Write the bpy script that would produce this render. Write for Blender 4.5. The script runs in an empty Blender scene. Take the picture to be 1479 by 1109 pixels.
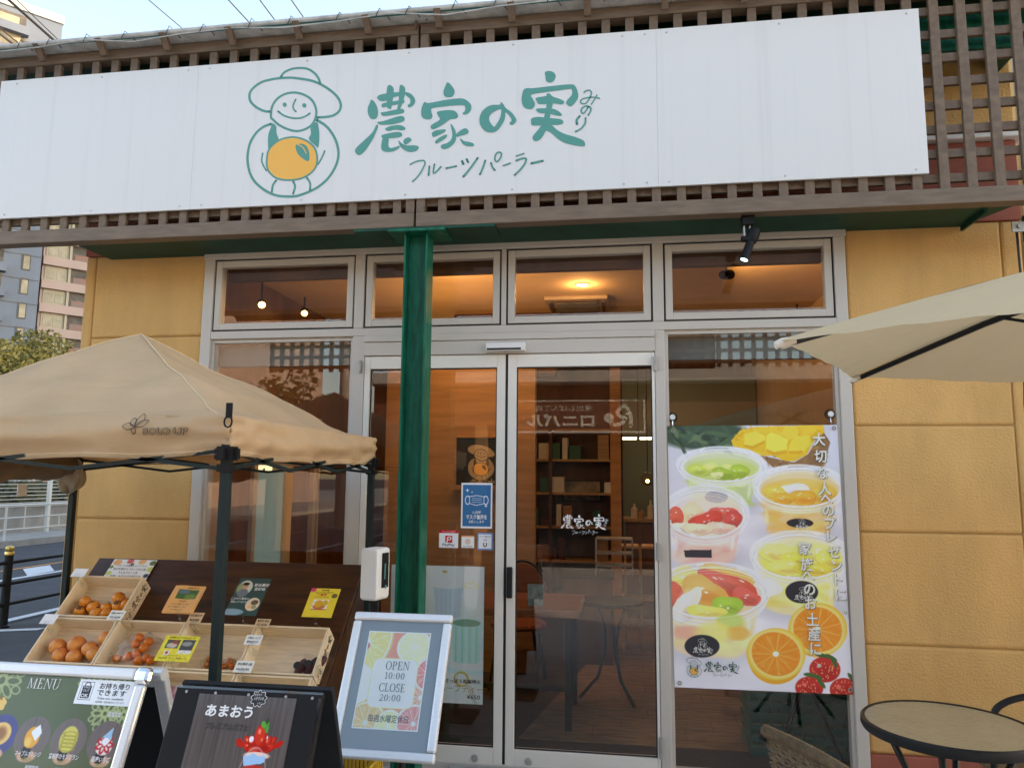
import bpy, math, random
import numpy as np
from mathutils import Vector, Matrix
from mathutils.geometry import tessellate_polygon
random.seed(7); RNG = np.random.default_rng(7)
SC = bpy.context.scene; COL = SC.collection
PI = math.pi

# ------------------------------------------------------------------ camera
cam_data = bpy.data.cameras.new('camera'); cam = bpy.data.objects.new('camera', cam_data); COL.objects.link(cam)
YAW, PITCH, ROLL = -0.148597, 0.126128, 0.008055
_f = Vector((math.sin(YAW)*math.cos(PITCH), math.cos(YAW)*math.cos(PITCH), math.sin(PITCH)))
_r0 = Vector((math.cos(YAW), -math.sin(YAW), 0)); _u0 = _r0.cross(_f)
_r = _r0*math.cos(ROLL)+_u0*math.sin(ROLL); _u = -_r0*math.sin(ROLL)+_u0*math.cos(ROLL)
cam.matrix_world = Matrix(((_r.x,_u.x,-_f.x,0),(_r.y,_u.y,-_f.y,-4.0),(_r.z,_u.z,-_f.z,1.52),(0,0,0,1)))
cam_data.sensor_width = 36; cam_data.lens = 26.04; cam_data.clip_start = .05; cam_data.clip_end = 2000
SC.camera = cam
# ------------------------------------------------------------------ sky, sun, exposure
SUN_DIR = Vector((.90, .44, 0)).normalized(); SUN_EL = math.radians(17)
world = bpy.data.worlds.new("World"); SC.world = world; world.use_nodes = True
wn = world.node_tree.nodes; wl = world.node_tree.links
bg = wn['Background']; sky = wn.new('ShaderNodeTexSky'); sky.sky_type = 'NISHITA'; sky.sun_disc = False
sky.sun_elevation = SUN_EL; sky.sun_rotation = math.atan2(SUN_DIR.x, SUN_DIR.y); sky.air_density = 1.0; sky.dust_density = 1.2; sky.ozone_density = 1.0
wl.new(sky.outputs[0], bg.inputs[0]); bg.inputs[1].default_value = .15
sd = bpy.data.lights.new('sun','SUN'); sd.energy = 2.2; sd.angle = math.radians(.5); sd.color = (1,.86,.68)
sun = bpy.data.objects.new('sun', sd); COL.objects.link(sun)
sv = Vector((SUN_DIR.x*math.cos(SUN_EL), SUN_DIR.y*math.cos(SUN_EL), math.sin(SUN_EL)))
sun.rotation_euler = (-sv).to_track_quat('-Z','Y').to_euler(); sun.location = (30,10,40)
vs = SC.view_settings; vs.view_transform = 'Standard'; vs.look = 'None'; vs.gamma = 1; vs.use_curve_mapping = False
vs.exposure = 2.30
try:
    vs.use_white_balance = True; vs.white_balance_temperature = 7700; vs.white_balance_tint = 13
except Exception: pass
SC.render.engine = 'CYCLES'; cy = SC.cycles
cy.use_denoising = True
try: cy.denoiser = 'OPENIMAGEDENOISE'
except Exception: pass
cy.max_bounces = 7; cy.diffuse_bounces = 3; cy.glossy_bounces = 3; cy.transmission_bounces = 4; cy.transparent_max_bounces = 14
cy.sample_clamp_indirect = 4; cy.caustics_reflective = False; cy.caustics_refractive = False

# ------------------------------------------------------------------ colour + materials
def s2l(c):
    c = np.asarray(c, float)/255.
    return np.where(c <= .04045, c/12.92, ((c+.055)/1.055)**2.4)
def mat(name, col, rough=.6, metal=0, bump=0, bscale=60, var=0, vscale=6, stretch=(1,1,1), spec=.5, coat=0, transl=0, emit=None, estr=0, bstretch=None, col2=None, ramp=(.35,.65), detail=4, bdist=.003):
    m = bpy.data.materials.new(name); m.use_nodes = True; N = m.node_tree.nodes; L = m.node_tree.links
    b = N['Principled BSDF']; out = N['Material Output']
    b.inputs['Base Color'].default_value = (*col,1); b.inputs['Roughness'].default_value = rough; b.inputs['Metallic'].default_value = metal
    b.inputs['Specular IOR Level'].default_value = spec; b.inputs['Coat Weight'].default_value = coat; b.inputs['Coat Roughness'].default_value = .1
    tc = N.new('ShaderNodeTexCoord')
    if var or col2 is not None:
        mp = N.new('ShaderNodeMapping'); mp.inputs['Scale'].default_value = stretch; L.new(tc.outputs['Object'], mp.inputs[0])
        nz = N.new('ShaderNodeTexNoise'); nz.inputs['Scale'].default_value = vscale; nz.inputs['Detail'].default_value = detail; nz.inputs['Roughness'].default_value = .6
        L.new(mp.outputs[0], nz.inputs[0])
        r = N.new('ShaderNodeValToRGB'); r.color_ramp.elements[0].position = ramp[0]; r.color_ramp.elements[1].position = ramp[1]
        ca = [x*(1-var) for x in col]; cb = col2 if col2 is not None else [min(1,x*(1+var)) for x in col]
        r.color_ramp.elements[0].color = (*ca,1); r.color_ramp.elements[1].color = (*cb,1)
        L.new(nz.outputs['Fac'], r.inputs[0]); L.new(r.outputs[0], b.inputs['Base Color'])
    if bump:
        mp2 = N.new('ShaderNodeMapping'); mp2.inputs['Scale'].default_value = bstretch or (1,1,1); L.new(tc.outputs['Object'], mp2.inputs[0])
        n2 = N.new('ShaderNodeTexNoise'); n2.inputs['Scale'].default_value = bscale; n2.inputs['Detail'].default_value = 3
        L.new(mp2.outputs[0], n2.inputs[0])
        bp = N.new('ShaderNodeBump'); bp.inputs['Strength'].default_value = bump; bp.inputs['Distance'].default_value = bdist
        L.new(n2.outputs['Fac'], bp.inputs['Height']); L.new(bp.outputs[0], b.inputs['Normal'])
    if emit is not None:
        b.inputs['Emission Color'].default_value = (*emit,1); b.inputs['Emission Strength'].default_value = estr
    if transl:
        t = N.new('ShaderNodeBsdfTranslucent'); t.inputs[0].default_value = (*col,1)
        mx = N.new('ShaderNodeMixShader'); mx.inputs[0].default_value = transl
        L.new(b.outputs[0], mx.inputs[1]); L.new(t.outputs[0], mx.inputs[2]); L.new(mx.outputs[0], out.inputs[0])
    return m
def glass(name, tint=(.93,.95,.94), ior=1.6, rough=0.0, extra=0.0):
    m = bpy.data.materials.new(name); m.use_nodes = True; N = m.node_tree.nodes; L = m.node_tree.links
    N.remove(N['Principled BSDF']); out = N['Material Output']
    tr = N.new('ShaderNodeBsdfTransparent'); tr.inputs[0].default_value = (*tint,1)
    gl = N.new('ShaderNodeBsdfGlossy'); gl.inputs['Roughness'].default_value = rough; gl.inputs['Color'].default_value = (1,1,1,1)
    fr = N.new('ShaderNodeFresnel'); fr.inputs[0].default_value = ior
    ge = N.new('ShaderNodeNewGeometry'); inv = N.new('ShaderNodeMath'); inv.operation = 'SUBTRACT'; inv.inputs[0].default_value = 1
    L.new(ge.outputs['Backfacing'], inv.inputs[1])
    ad = N.new('ShaderNodeMath'); ad.operation = 'ADD'; ad.inputs[1].default_value = extra; L.new(fr.outputs[0], ad.inputs[0])
    mu = N.new('ShaderNodeMath'); mu.operation = 'MULTIPLY'; L.new(ad.outputs[0], mu.inputs[0]); L.new(inv.outputs[0], mu.inputs[1])
    mx = N.new('ShaderNodeMixShader'); L.new(mu.outputs[0], mx.inputs[0]); L.new(tr.outputs[0], mx.inputs[1]); L.new(gl.outputs[0], mx.inputs[2])
    L.new(mx.outputs[0], out.inputs[0]); return m
def printmat(name, rough=.5, coat=0):
    m = mat(name, (.8,.8,.8), rough, coat=coat); N = m.node_tree.nodes; L = m.node_tree.links
    a = N.new('ShaderNodeAttribute'); a.attribute_name = 'Col'; L.new(a.outputs['Color'], N['Principled BSDF'].inputs['Base Color']); return m
def emis(name, col, s): return mat(name, (.02,.02,.02), .5, emit=col, estr=s)

M = {}
M['stucco'] = mat('ochre_stucco', (.64,.362,.125), .85, bump=.9, bscale=85, var=.09, vscale=2.2, stretch=(1.6,1.6,.5), bstretch=(1,1,1), bdist=.0065)
M['joint'] = mat('sealant', (.46,.28,.105), .85)
M['redband'] = mat('red_render', (.33,.09,.055), .8, bump=.3, bscale=120, var=.08)
M['white_trim'] = mat('white_trim', (.82,.80,.76), .5)
M['alu'] = mat('cream_aluminium_shaded', (.53,.485,.43), .38, var=.03, vscale=3, spec=.5)  # frame copy of the cream metal, darkened for shade under the canopy
M['alu2'] = mat('cream_aluminium_lit', (.74,.70,.63), .34, var=.025, vscale=4)  # same cream metal, lighter copy for the better lit door leaves
M['gasket'] = mat('black_gasket', (.012,.012,.012), .6)
M['black'] = mat('black_metal', (.011,.012,.013), .45, spec=.3, var=.2, vscale=20)
M['blackplastic'] = mat('black_plastic', (.009,.009,.010), .55, spec=.2)
M['tentmetal'] = mat('tent_steel', (.010,.020,.020), .5, spec=.25, bump=.15, bscale=400)
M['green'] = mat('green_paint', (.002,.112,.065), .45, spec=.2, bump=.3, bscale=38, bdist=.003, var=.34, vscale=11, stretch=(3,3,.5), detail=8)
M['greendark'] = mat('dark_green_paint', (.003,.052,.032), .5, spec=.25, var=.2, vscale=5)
M['slat'] = mat('brown_slat', (.15,.10,.065), .62, var=.22, vscale=26, stretch=(1,1,1), bump=.25, bscale=130)
M['slatrail'] = mat('brown_rail', (.165,.115,.077), .58, var=.16, vscale=12, stretch=(.6,4,4), bump=.2, bscale=140, bstretch=(.1,1,1))
M['grey'] = mat('grey_metal', (.36,.36,.34), .45, metal=.4, var=.15, vscale=12)
M['pipegrey'] = mat('pale_grey_pipe', (.48,.48,.46), .5, var=.2, vscale=14)
M['zinc'] = mat('zinc', (.42,.43,.42), .42, metal=.7, var=.15, vscale=30)
M['flash'] = mat('eave_flashing', (.44,.42,.39), .5, var=.25, vscale=8, stretch=(.5,3,3))
M['white'] = mat('white_plastic', (.74,.73,.71), .4)
M['silver'] = mat('satin_aluminium', (.74,.74,.73), .36, metal=.45, var=.03, vscale=30, stretch=(1,1,8))
M['chrome'] = mat('chrome', (.8,.8,.8), .1, metal=1)
M['glass'] = glass('window_glass', (.93,.945,.935), 1.55, extra=.02)
M['milky'] = glass('milky_cup', (.62,.64,.64), 1.5, .2, .22)
M['acryl'] = glass('clear_plastic', (.93,.95,.96), 1.5, .06, .05)
M['film'] = glass('plastic_film', (.95,.95,.95), 1.3, .2, .015)
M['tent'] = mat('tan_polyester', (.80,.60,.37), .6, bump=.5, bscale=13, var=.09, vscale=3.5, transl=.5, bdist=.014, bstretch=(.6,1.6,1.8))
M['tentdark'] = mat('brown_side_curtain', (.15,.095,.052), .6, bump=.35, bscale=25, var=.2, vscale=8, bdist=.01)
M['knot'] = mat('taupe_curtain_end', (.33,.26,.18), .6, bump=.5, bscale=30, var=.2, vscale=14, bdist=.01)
M['parasol'] = mat('ecru_parasol', (.66,.51,.305), .8, bump=.2, bscale=11, transl=.33, var=.03, vscale=3, bdist=.01)
M['shelf'] = mat('dark_stained_board', (.062,.019,.0035), .45, var=.45, vscale=9, stretch=(.35,3,3), bump=.1, bscale=60, bstretch=(.1,1,1), coat=.08)
M['crate'] = mat('pale_wood', (.84,.65,.43), .6, var=.13, vscale=9, stretch=(.6,6,6), bump=.12, bscale=60, bstretch=(.15,1,1))
M['crate2'] = mat('pale_wood_end', (.85,.67,.45), .6, var=.12, vscale=9, stretch=(6,.8,.8), bump=.12, bscale=60)
M['persimmon'] = mat('persimmon_skin', (.82,.21,.012), .34, var=.13, vscale=22, col2=(.88,.32,.03), bump=.2, bscale=320)
M['grapefruit'] = mat('blushed_skin', (.70,.15,.04), .4, var=.1, vscale=14, col2=(.88,.36,.08), bump=.3, bscale=260)
M['mandarin'] = mat('mandarin_skin', (.82,.19,.012), .33, var=.08, vscale=20, bump=.2, bscale=300)
M['kumquat'] = mat('kumquat_skin', (.62,.16,.02), .35, var=.1, vscale=40)
M['calyx'] = mat('calyx', (.10,.075,.03), .8, var=.3, vscale=60)
M['sweet'] = mat('purple_skin', (.105,.035,.04), .6, var=.3, vscale=40)
M['rattan'] = mat('rattan', (.115,.078,.040), .55, var=.3, vscale=60, bump=.3, bscale=300)
M['tableglass'] = mat('frosted_table_glass', (.37,.32,.21), .22, bump=.8, bscale=70, var=.07, vscale=8, bdist=.004)
M['concrete'] = mat('concrete', (.34,.32,.29), .85, var=.14, vscale=3, bump=.3, bscale=80)
M['asphalt'] = mat('asphalt', (.052,.055,.062), .85, var=.18, vscale=2.5, bump=.5, bscale=220, detail=8)
M['pave'] = mat('pale_paving', (.56,.53,.49), .8, var=.12, vscale=3, bump=.3, bscale=120)
M['roadpaint'] = mat('road_paint', (.62,.64,.66), .7, var=.12, vscale=30)
M['orangepaint'] = mat('orange_road_paint', (.55,.24,.06), .7, var=.15, vscale=20)
M['gold'] = mat('gold_cap', (.75,.52,.17), .25, metal=.9)
M['walnut'] = mat('interior_wood_wall', (.12,.048,.02), .5, var=.3, vscale=5, stretch=(1,1,.25), bump=.1)
M['oak'] = mat('oak_panel', (.38,.215,.10), .5, var=.18, vscale=4, stretch=(.4,.4,4))
M['lightwood'] = mat('light_wood', (.45,.28,.13), .5, var=.18, vscale=10, stretch=(4,4,.7))
M['redwood'] = mat('red_wood_top', (.20,.062,.022), .3, var=.3, vscale=8, stretch=(.5,4,4))
M['blind'] = mat('grey_blind', (.13,.135,.125), .7)
M['ceil'] = mat('ceiling', (.70,.49,.30), .85, var=.03)
M['plasterin'] = mat('interior_plaster', (.50,.36,.22), .85, var=.04)
M['floordark'] = mat('dark_floor', (.038,.028,.022), .55, var=.3, vscale=8)
M['floorwood'] = mat('brown_plank', (.17,.118,.073), .5, var=.38, vscale=9, stretch=(.7,3,1))
M['matting'] = mat('door_mat', (.035,.033,.03), .9, var=.25, vscale=60, bump=.6, bscale=300)
M['ac'] = mat('ac_cream', (.42,.33,.23), .6)
M['frost'] = mat('frosted_panel', (.55,.65,.61), .35, transl=.6)
M['bulb'] = emis('warm_bulb', (1,.42,.09), 5)
M['coolbulb'] = emis('cool_lens', (.55,.95,1), 1.6)
M['tube'] = emis('tube_light', (1,.92,.75), 1.6)
M['cratgreen'] = mat('green_plastic_crate', (.008,.13,.10), .45)
M['terracotta'] = mat('opposite_wall', (.19,.075,.042), .8, var=.1, vscale=3)
M['pale'] = mat('pale_wall', (.52,.50,.47), .8, var=.06, vscale=1.5)
M['roofdark'] = mat('dark_roof_sheet', (.085,.06,.048), .55, var=.2, vscale=2)
M['maroon'] = mat('maroon_sign', (.09,.018,.018), .5)
M['darkglass'] = mat('dark_window', (.025,.03,.035), .12, var=.3, vscale=.7)
M['aptblue'] = mat('blue_grey_render', (.17,.20,.245), .85, var=.06, vscale=.25)
M['aptpink'] = mat('pink_render', (.44,.325,.28), .85, var=.06, vscale=.25)
M['aptcream'] = mat('cream_frame', (.42,.36,.26), .7)
M['curtain'] = mat('curtained_pane', (.36,.31,.21), .5, var=.22, vscale=.8)
M['aptdark'] = mat('balcony_recess', (.12,.105,.09), .8, var=.3, vscale=1)
M['laundry'] = mat('laundry', (.42,.36,.32), .8, var=.5, vscale=1.2, col2=(.34,.16,.11))
M['bark'] = mat('bark', (.10,.075,.05), .9, var=.3, vscale=12, bump=.5, bscale=40)
M['leaf'] = mat('leaf', (.075,.085,.02), .6, var=.45, vscale=.9, transl=.25, col2=(.16,.15,.04))
M['palm'] = mat('palm_leaf', (.15,.125,.03), .6, var=.3, vscale=3, transl=.25)
M['hedge'] = mat('hedge_leaf', (.035,.045,.018), .7, var=.4, vscale=2)
M['cable'] = mat('cable', (.02,.02,.022), .6)
M['teal'] = mat('teal_print', (.065,.285,.24), .5)
M['signorange'] = mat('orange_print', (.86,.44,.075), .5)
M['inkblack'] = mat('black_ink', (.018,.016,.015), .6)
M['inkgrey'] = mat('grey_ink', (.10,.095,.10), .6)
M['inkwhite'] = mat('white_ink', (.78,.78,.76), .5)
M['inkgold'] = mat('gold_ink', (.50,.40,.17), .5)
M['inkbrown'] = mat('brown_ink', (.07,.04,.025), .6)
M['inkred'] = mat('red_ink', (.6,.03,.03), .5)
M['chalkcream'] = mat('cream_print', (.46,.36,.22), .6)
M['print'] = printmat('printed_paper', .5); M['gloss'] = printmat('glossy_print', .16)
M['pvc'] = printmat('pvc_banner', .33)
# sign face: white sheet with faint vertical run-off streaks
def streakmat():
    m = mat('white_sign_sheet', (.76,.77,.79), .35); N = m.node_tree.nodes; L = m.node_tree.links
    tc = N.new('ShaderNodeTexCoord'); mp = N.new('ShaderNodeMapping'); mp.inputs['Scale'].default_value = (6.5,1,.10); L.new(tc.outputs['Object'], mp.inputs[0])
    n1 = N.new('ShaderNodeTexNoise'); n1.inputs['Scale'].default_value = 1.6; n1.inputs['Detail'].default_value = 6; n1.inputs['Roughness'].default_value = .75; L.new(mp.outputs[0], n1.inputs[0])
    r = N.new('ShaderNodeValToRGB'); r.color_ramp.elements[0].position = .52; r.color_ramp.elements[1].position = .92
    r.color_ramp.elements[0].color = (0,0,0,1); r.color_ramp.elements[1].color = (1,1,1,1); L.new(n1.outputs['Fac'], r.inputs[0])
    mp3 = N.new('ShaderNodeMapping'); mp3.inputs['Scale'].default_value = (.7,.7,.7); L.new(tc.outputs['Object'], mp3.inputs[0])
    n3 = N.new('ShaderNodeTexNoise'); n3.inputs['Scale'].default_value = 1.3; L.new(mp3.outputs[0], n3.inputs[0])
    mu = N.new('ShaderNodeMath'); mu.operation = 'MULTIPLY'; L.new(r.outputs[0], mu.inputs[0]); L.new(n3.outputs['Fac'], mu.inputs[1])
    mx = N.new('ShaderNodeMix'); mx.data_type = 'RGBA'; mx.inputs[6].default_value = (.70,.69,.675,1); mx.inputs[7].default_value = (.50,.48,.44,1)
    L.new(mu.outputs[0], mx.inputs[0]); L.new(mx.outputs[2], N['Principled BSDF'].inputs['Base Color']); return m
M['signface'] = streakmat()

# ------------------------------------------------------------------ geometry helpers
class G:
    def __init__(s): s.v = []; s.f = []; s.m = []
    def add(s, vs, fs, mi=0):
        o = len(s.v); s.v += [tuple(p) for p in vs]; s.f += [tuple(i+o for i in f) for f in fs]; s.m += [mi]*len(fs); return s
    def box(s, x0,x1,y0,y1,z0,z1, mi=0, fr=None):
        if x0>x1: x0,x1=x1,x0
        if y0>y1: y0,y1=y1,y0
        if z0>z1: z0,z1=z1,z0
        p = [(x0,y0,z0),(x1,y0,z0),(x1,y1,z0),(x0,y1,z0),(x0,y0,z1),(x1,y0,z1),(x1,y1,z1),(x0,y1,z1)]
        if fr: p = [fr.p(*q) for q in p]
        return s.add(p, [(0,3,2,1),(4,5,6,7),(0,1,5,4),(1,2,6,5),(2,3,7,6),(3,0,4,7)], mi)
    def tube(s, path, r, n=8, mi=0, caps=True, closed=False, sq=False):
        P = [Vector(p) for p in path]; k = len(P); rs = r if isinstance(r,(list,tuple)) else [r]*k; rings = []
        t0 = (P[1]-P[0]).normalized(); ref = Vector((0,0,1)) if abs(t0.z) < .9 else Vector((1,0,0))
        a = t0.cross(ref).normalized()
        for i in range(k):
            if closed: t = (P[(i+1)%k]-P[i-1]).normalized()
            else: t = (P[min(i+1,k-1)]-P[max(i-1,0)]).normalized()
            a = (a-t*a.dot(t)).normalized(); b = t.cross(a)
            rings.append([P[i]+(a*math.cos(2*PI*(j+(.5 if sq else 0))/n)+b*math.sin(2*PI*(j+(.5 if sq else 0))/n))*rs[i] for j in range(n)])
        vs = [p for rg in rings for p in rg]; fs = []
        for i in range(k if closed else k-1):
            i2 = (i+1)%k
            for j in range(n): fs.append((i*n+j, i*n+(j+1)%n, i2*n+(j+1)%n, i2*n+j))
        if caps and not closed: fs += [tuple(range(n-1,-1,-1)), tuple((k-1)*n+j for j in range(n))]
        return s.add(vs, fs, mi)
    def lathe(s, prof, c, n=24, mi=0, axis=None):
        c = Vector(c); ax = Vector(axis or (0,0,1)).normalized(); ref = Vector((1,0,0)) if abs(ax.x)<.9 else Vector((0,1,0))
        e1 = (ref-ax*ref.dot(ax)).normalized(); e2 = ax.cross(e1); vs = []; fs = []
        for (r,h) in prof:
            for j in range(n): vs.append(c+ax*h+(e1*math.cos(2*PI*j/n)+e2*math.sin(2*PI*j/n))*max(r,1e-5))
        for i in range(len(prof)-1):
            for j in range(n): fs.append((i*n+j, i*n+(j+1)%n, (i+1)*n+(j+1)%n, (i+1)*n+j))
        return s.add(vs, fs, mi)
    def ball(s, c, r, n=14, m=9, mi=0, sc=(1,1,1), rot=None, dent=0):
        vs = []; fs = []; c = Vector(c)
        for i in range(m+1):
            th = PI*i/m
            for j in range(n):
                ph = 2*PI*j/n; rr = r*(1-dent*max(0,math.cos(th))**8)
                p = Vector((rr*math.sin(th)*math.cos(ph)*sc[0], rr*math.sin(th)*math.sin(ph)*sc[1], rr*math.cos(th)*sc[2]))
                if rot: p = rot @ p
                vs.append(c+p)
        for i in range(m):
            for j in range(n): fs.append((i*n+j, (i+1)*n+j, (i+1)*n+(j+1)%n, i*n+(j+1)%n))
        return s.add(vs, fs, mi)
    def grid(s, fn, nu, nv, mi=0, flip=False):
        vs = [fn(i/nu, j/nv) for j in range(nv+1) for i in range(nu+1)]; fs = []
        for j in range(nv):
            for i in range(nu):
                a = j*(nu+1)+i; q = (a,a+1,a+nu+2,a+nu+1); fs.append(q[::-1] if flip else q)
        return s.add(vs, fs, mi)
    def prism(s, pts, fr, c0, c1, mi=0):
        n = len(pts); vs = [fr.p(a,b,c0) for a,b in pts]+[fr.p(a,b,c1) for a,b in pts]
        return s.add(vs, [tuple(range(n-1,-1,-1)), tuple(range(n,2*n))]+[(i,(i+1)%n,n+(i+1)%n,n+i) for i in range(n)], mi)
class F:
    """a plane frame: origin, right, up, outward normal"""
    def __init__(s, o, ex, ey): s.o=Vector(o); s.x=Vector(ex).normalized(); s.y=Vector(ey).normalized(); s.n=s.x.cross(s.y)
    def p(s, a, b, c=0): return s.o+s.x*a+s.y*b+s.n*c
def FR(x, y, z): return F((x,y,z),(1,0,0),(0,0,1))     # upright frame facing the street (-y)

BASE = {}
def tagp(o, label=None, cat=None, group=None, kind=None):
    if label: o['label']=label
    if cat: o['category']=cat
    if group: o['group']=group
    if kind: o['kind']=kind
    return o
def thing(name, label, cat, loc=(0,0,0), group=None):
    o = bpy.data.objects.new(name, None); COL.objects.link(o); o.location = loc; o.empty_display_size=.1
    BASE[o.name] = Vector(loc); return tagp(o, label, cat, group)
def mesh_from(g, mats, base, smooth=False):
    me = bpy.data.meshes.new('m'); b = tuple(base)
    me.from_pydata([(p[0]-b[0],p[1]-b[1],p[2]-b[2]) for p in g.v], [], g.f)
    for m in (mats if isinstance(mats,(list,tuple)) else [mats]): me.materials.append(m)
    if any(g.m): me.polygons.foreach_set('material_index', g.m)
    if smooth: me.polygons.foreach_set('use_smooth', [True]*len(g.f))
    me.update(); return me
def part(name, g, mats, parent=None, smooth=False, bev=0, label=None, kind=None, base=None, auto=False):
    b = BASE[parent.name] if parent else Vector(base or (0,0,0))
    me = mesh_from(g, mats, b, smooth); me.name = name
    o = bpy.data.objects.new(name, me); COL.objects.link(o)
    if parent: o.parent = parent
    else: o.location = b
    BASE[o.name] = b; tagp(o, label, None, None, kind)
    if bev:
        md = o.modifiers.new('bevel','BEVEL'); md.width = bev; md.segments = 2; md.limit_method = 'ANGLE'
    if auto:
        try: me.set_sharp_from_angle(angle=math.radians(38))
        except Exception: pass
    return o
def single(name, g, mats, label, cat, base=(0,0,0), group=None, **k):
    o = part(name, g, mats, None, base=base, **k); return tagp(o, label, cat, group)
def struct(name, g, mats, base=(0,0,0), **k): return part(name, g, mats, None, base=base, kind='structure', **k)
def kids(o): return [c for c in bpy.data.objects if c.parent is o]
def dup(o, loc, label=None, group=None):
    """copy a thing together with its parts and sub-parts"""
    ks = {}
    for c in bpy.data.objects:
        if c.parent: ks.setdefault(c.parent.name, []).append(c)
    def cp(x, par):
        c = x.copy(); COL.objects.link(c)
        if par: c.parent = par
        for ch in ks.get(x.name, []): cp(ch, c)
        return c
    r = cp(o, None); r.location = loc; BASE[r.name] = Vector(loc)
    if label: r['label'] = label
    if group: r['group'] = group
    return r

# ------------------------------------------------------------------ lettering
_TM = {}
def glyphs(s, bold=0):
    k = (s, bold)
    if k not in _TM:
        c = bpy.data.curves.new('t','FONT'); c.body = s; c.size = 1; c.offset = bold; c.resolution_u = 3
        o = bpy.data.objects.new('t', c); me = o.to_mesh()
        vs = np.array([v.co[:2] for v in me.vertices]) if len(me.vertices) else np.zeros((0,2)); fs = [tuple(p.vertices) for p in me.polygons]
        o.to_mesh_clear(); bpy.data.objects.remove(o); bpy.data.curves.remove(c); _TM[k] = (vs, fs)
    return _TM[k]
def text_into(g, s, fr, a, b, h, bold=0, align='c', sx=1, shear=0, c=.0006, vert=False, warp=None, mi=0, width=None):
    vs, fs = glyphs(s, bold)
    if len(vs) == 0: return
    mn = vs.min(0); mx = vs.max(0); k = h/max(.74, 0.0001)        # h ~ cap height
    if width: sx = width/((mx[0]-mn[0])*k)
    x = (vs[:,0]-mn[0])*k*sx; y = vs[:,1]*k; w = (mx[0]-mn[0])*k*sx
    off = {'c':-w/2,'l':0,'r':-w}[align]
    P = []
    for px,py in zip(x,y):
        A = a+off+px+shear*py; B = b+py
        q = fr.p(A,B,c)
        if warp: q = warp(q)
        P.append(q)
    g.add(P, fs, mi)
def lettering(parent, lines, mtl, name='lettering', fr=None, **k):
    g = G()
    for ln in lines:
        d = dict(k); d.update(ln[5] if len(ln)>5 else {})
        text_into(g, ln[0], fr, ln[1], ln[2], ln[3], ln[4] if len(ln)>4 else 0, **d)
    return part(name, g, mtl, parent) if g.v else None
# hand-built serif capitals (unit cap height): list of polygons, each optionally with a hole
def _ell(cx,cy,rx,ry,n=28): return [(cx+rx*math.cos(2*PI*i/n), cy+ry*math.sin(2*PI*i/n)) for i in range(n)]
def _arc(cx,cy,rx,ry,a0,a1,w0,w1,n=20):
    o=[];i_=[]
    for i in range(n+1):
        t=i/n; a=math.radians(a0+(a1-a0)*t); w=w0+(w1-w0)*math.sin(PI*t); o.append((cx+rx*math.cos(a),cy+ry*math.sin(a))); i_.append((cx+(rx-w)*math.cos(a),cy+(ry-min(w,.07))*math.sin(a)))
    return o+i_[::-1]
def R_(x0,x1,y0,y1): return [(x0,y0),(x1,y0),(x1,y1),(x0,y1)]
T_=.12; t_=.045
SERIF = {
 'O':(.86,[(_ell(.43,.5,.41,.52),_ell(.43,.5,.28,.47))]), '0':(.6,[(_ell(.28,.5,.26,.5),_ell(.28,.5,.15,.455))]),
 'P':(.70,[R_(.12,.24,0,1),R_(.02,.36,0,t_),R_(.02,.3,1-t_,1),(_arc(.30,.74,.34,.26,90,-90,.05,.13))]),
 'E':(.72,[R_(.12,.24,0,1),R_(.02,.62,0,t_),R_(.02,.60,1-t_,1),R_(.24,.46,.49,.49+t_),R_(.58,.64,0,.22),R_(.55,.60,.8,1),R_(.43,.47,.41,.62)]),
 'N':(.90,[R_(.12,.165,0,1),R_(.02,.28,0,t_),[(.10,1),(.24,1),(.78,0),(.72,0)],R_(.73,.775,0,1),R_(.64,.88,1-t_,1)]),
 'C':(.80,[_arc(.44,.5,.42,.52,48,312,.05,.14),R_(.70,.74,.68,1.0),R_(.70,.74,0,.3)]),
 'L':(.68,[R_(.12,.24,0,1),R_(.02,.6,0,t_),R_(.02,.36,1-t_,1),R_(.57,.62,0,.28)]),
 'S':(.62,[_arc(.30,.745,.24,.27,20,270,.05,.11),_arc(.30,.25,.26,.27,90,-160,.05,.11),R_(.48,.52,.72,1),R_(.04,.08,0,.3)]),
 'M':(1.08,[R_(.14,.185,0,1),R_(.03,.3,0,t_),[(.12,1),(.27,1),(.58,.05),(.52,0)],[(.52,0),(.57,.05),(.86,1),(.82,1)],R_(.82,.94,0,1),R_(.73,1.04,0,t_)]),
 'U':(.86,[R_(.12,.24,.3,1),R_(.02,.34,1-t_,1),R_(.68,.725,.3,1),R_(.58,.82,1-t_,1),_arc(.42,.3,.30,.31,180,360,.12,.03)]),
 '1':(.46,[R_(.18,.28,0,1),R_(.06,.40,0,t_),[(.18,1),(.06,.88),(.06,.83),(.2,.9)]]),
 '2':(.58,[_arc(.27,.72,.23,.28,160,-25,.04,.11),[(.48,.62),(.37,.6),(.03,.06),(.12,.06)],R_(.03,.5,0,.1),R_(.46,.51,0,.22)]),
 ':':(.28,[_ell(.12,.14,.06,.07,10),_ell(.12,.62,.06,.07,10)]),
}
def poly_into(g, poly, hole, fn, mi=0):
    loops = [[Vector((a,b,0)) for a,b in poly]]
    if hole: loops.append([Vector((a,b,0)) for a,b in hole])
    flat = [p for l in loops for p in l]
    tris = tessellate_polygon(loops); vs = [fn(p.x,p.y) for p in flat]; fs = []
    for t in tris:
        a,b,c = [flat[i] for i in t]
        fs.append(tuple(t) if (b-a).cross(c-a).z > 0 else tuple(t[::-1]))
    g.add(vs, fs, mi)
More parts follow.
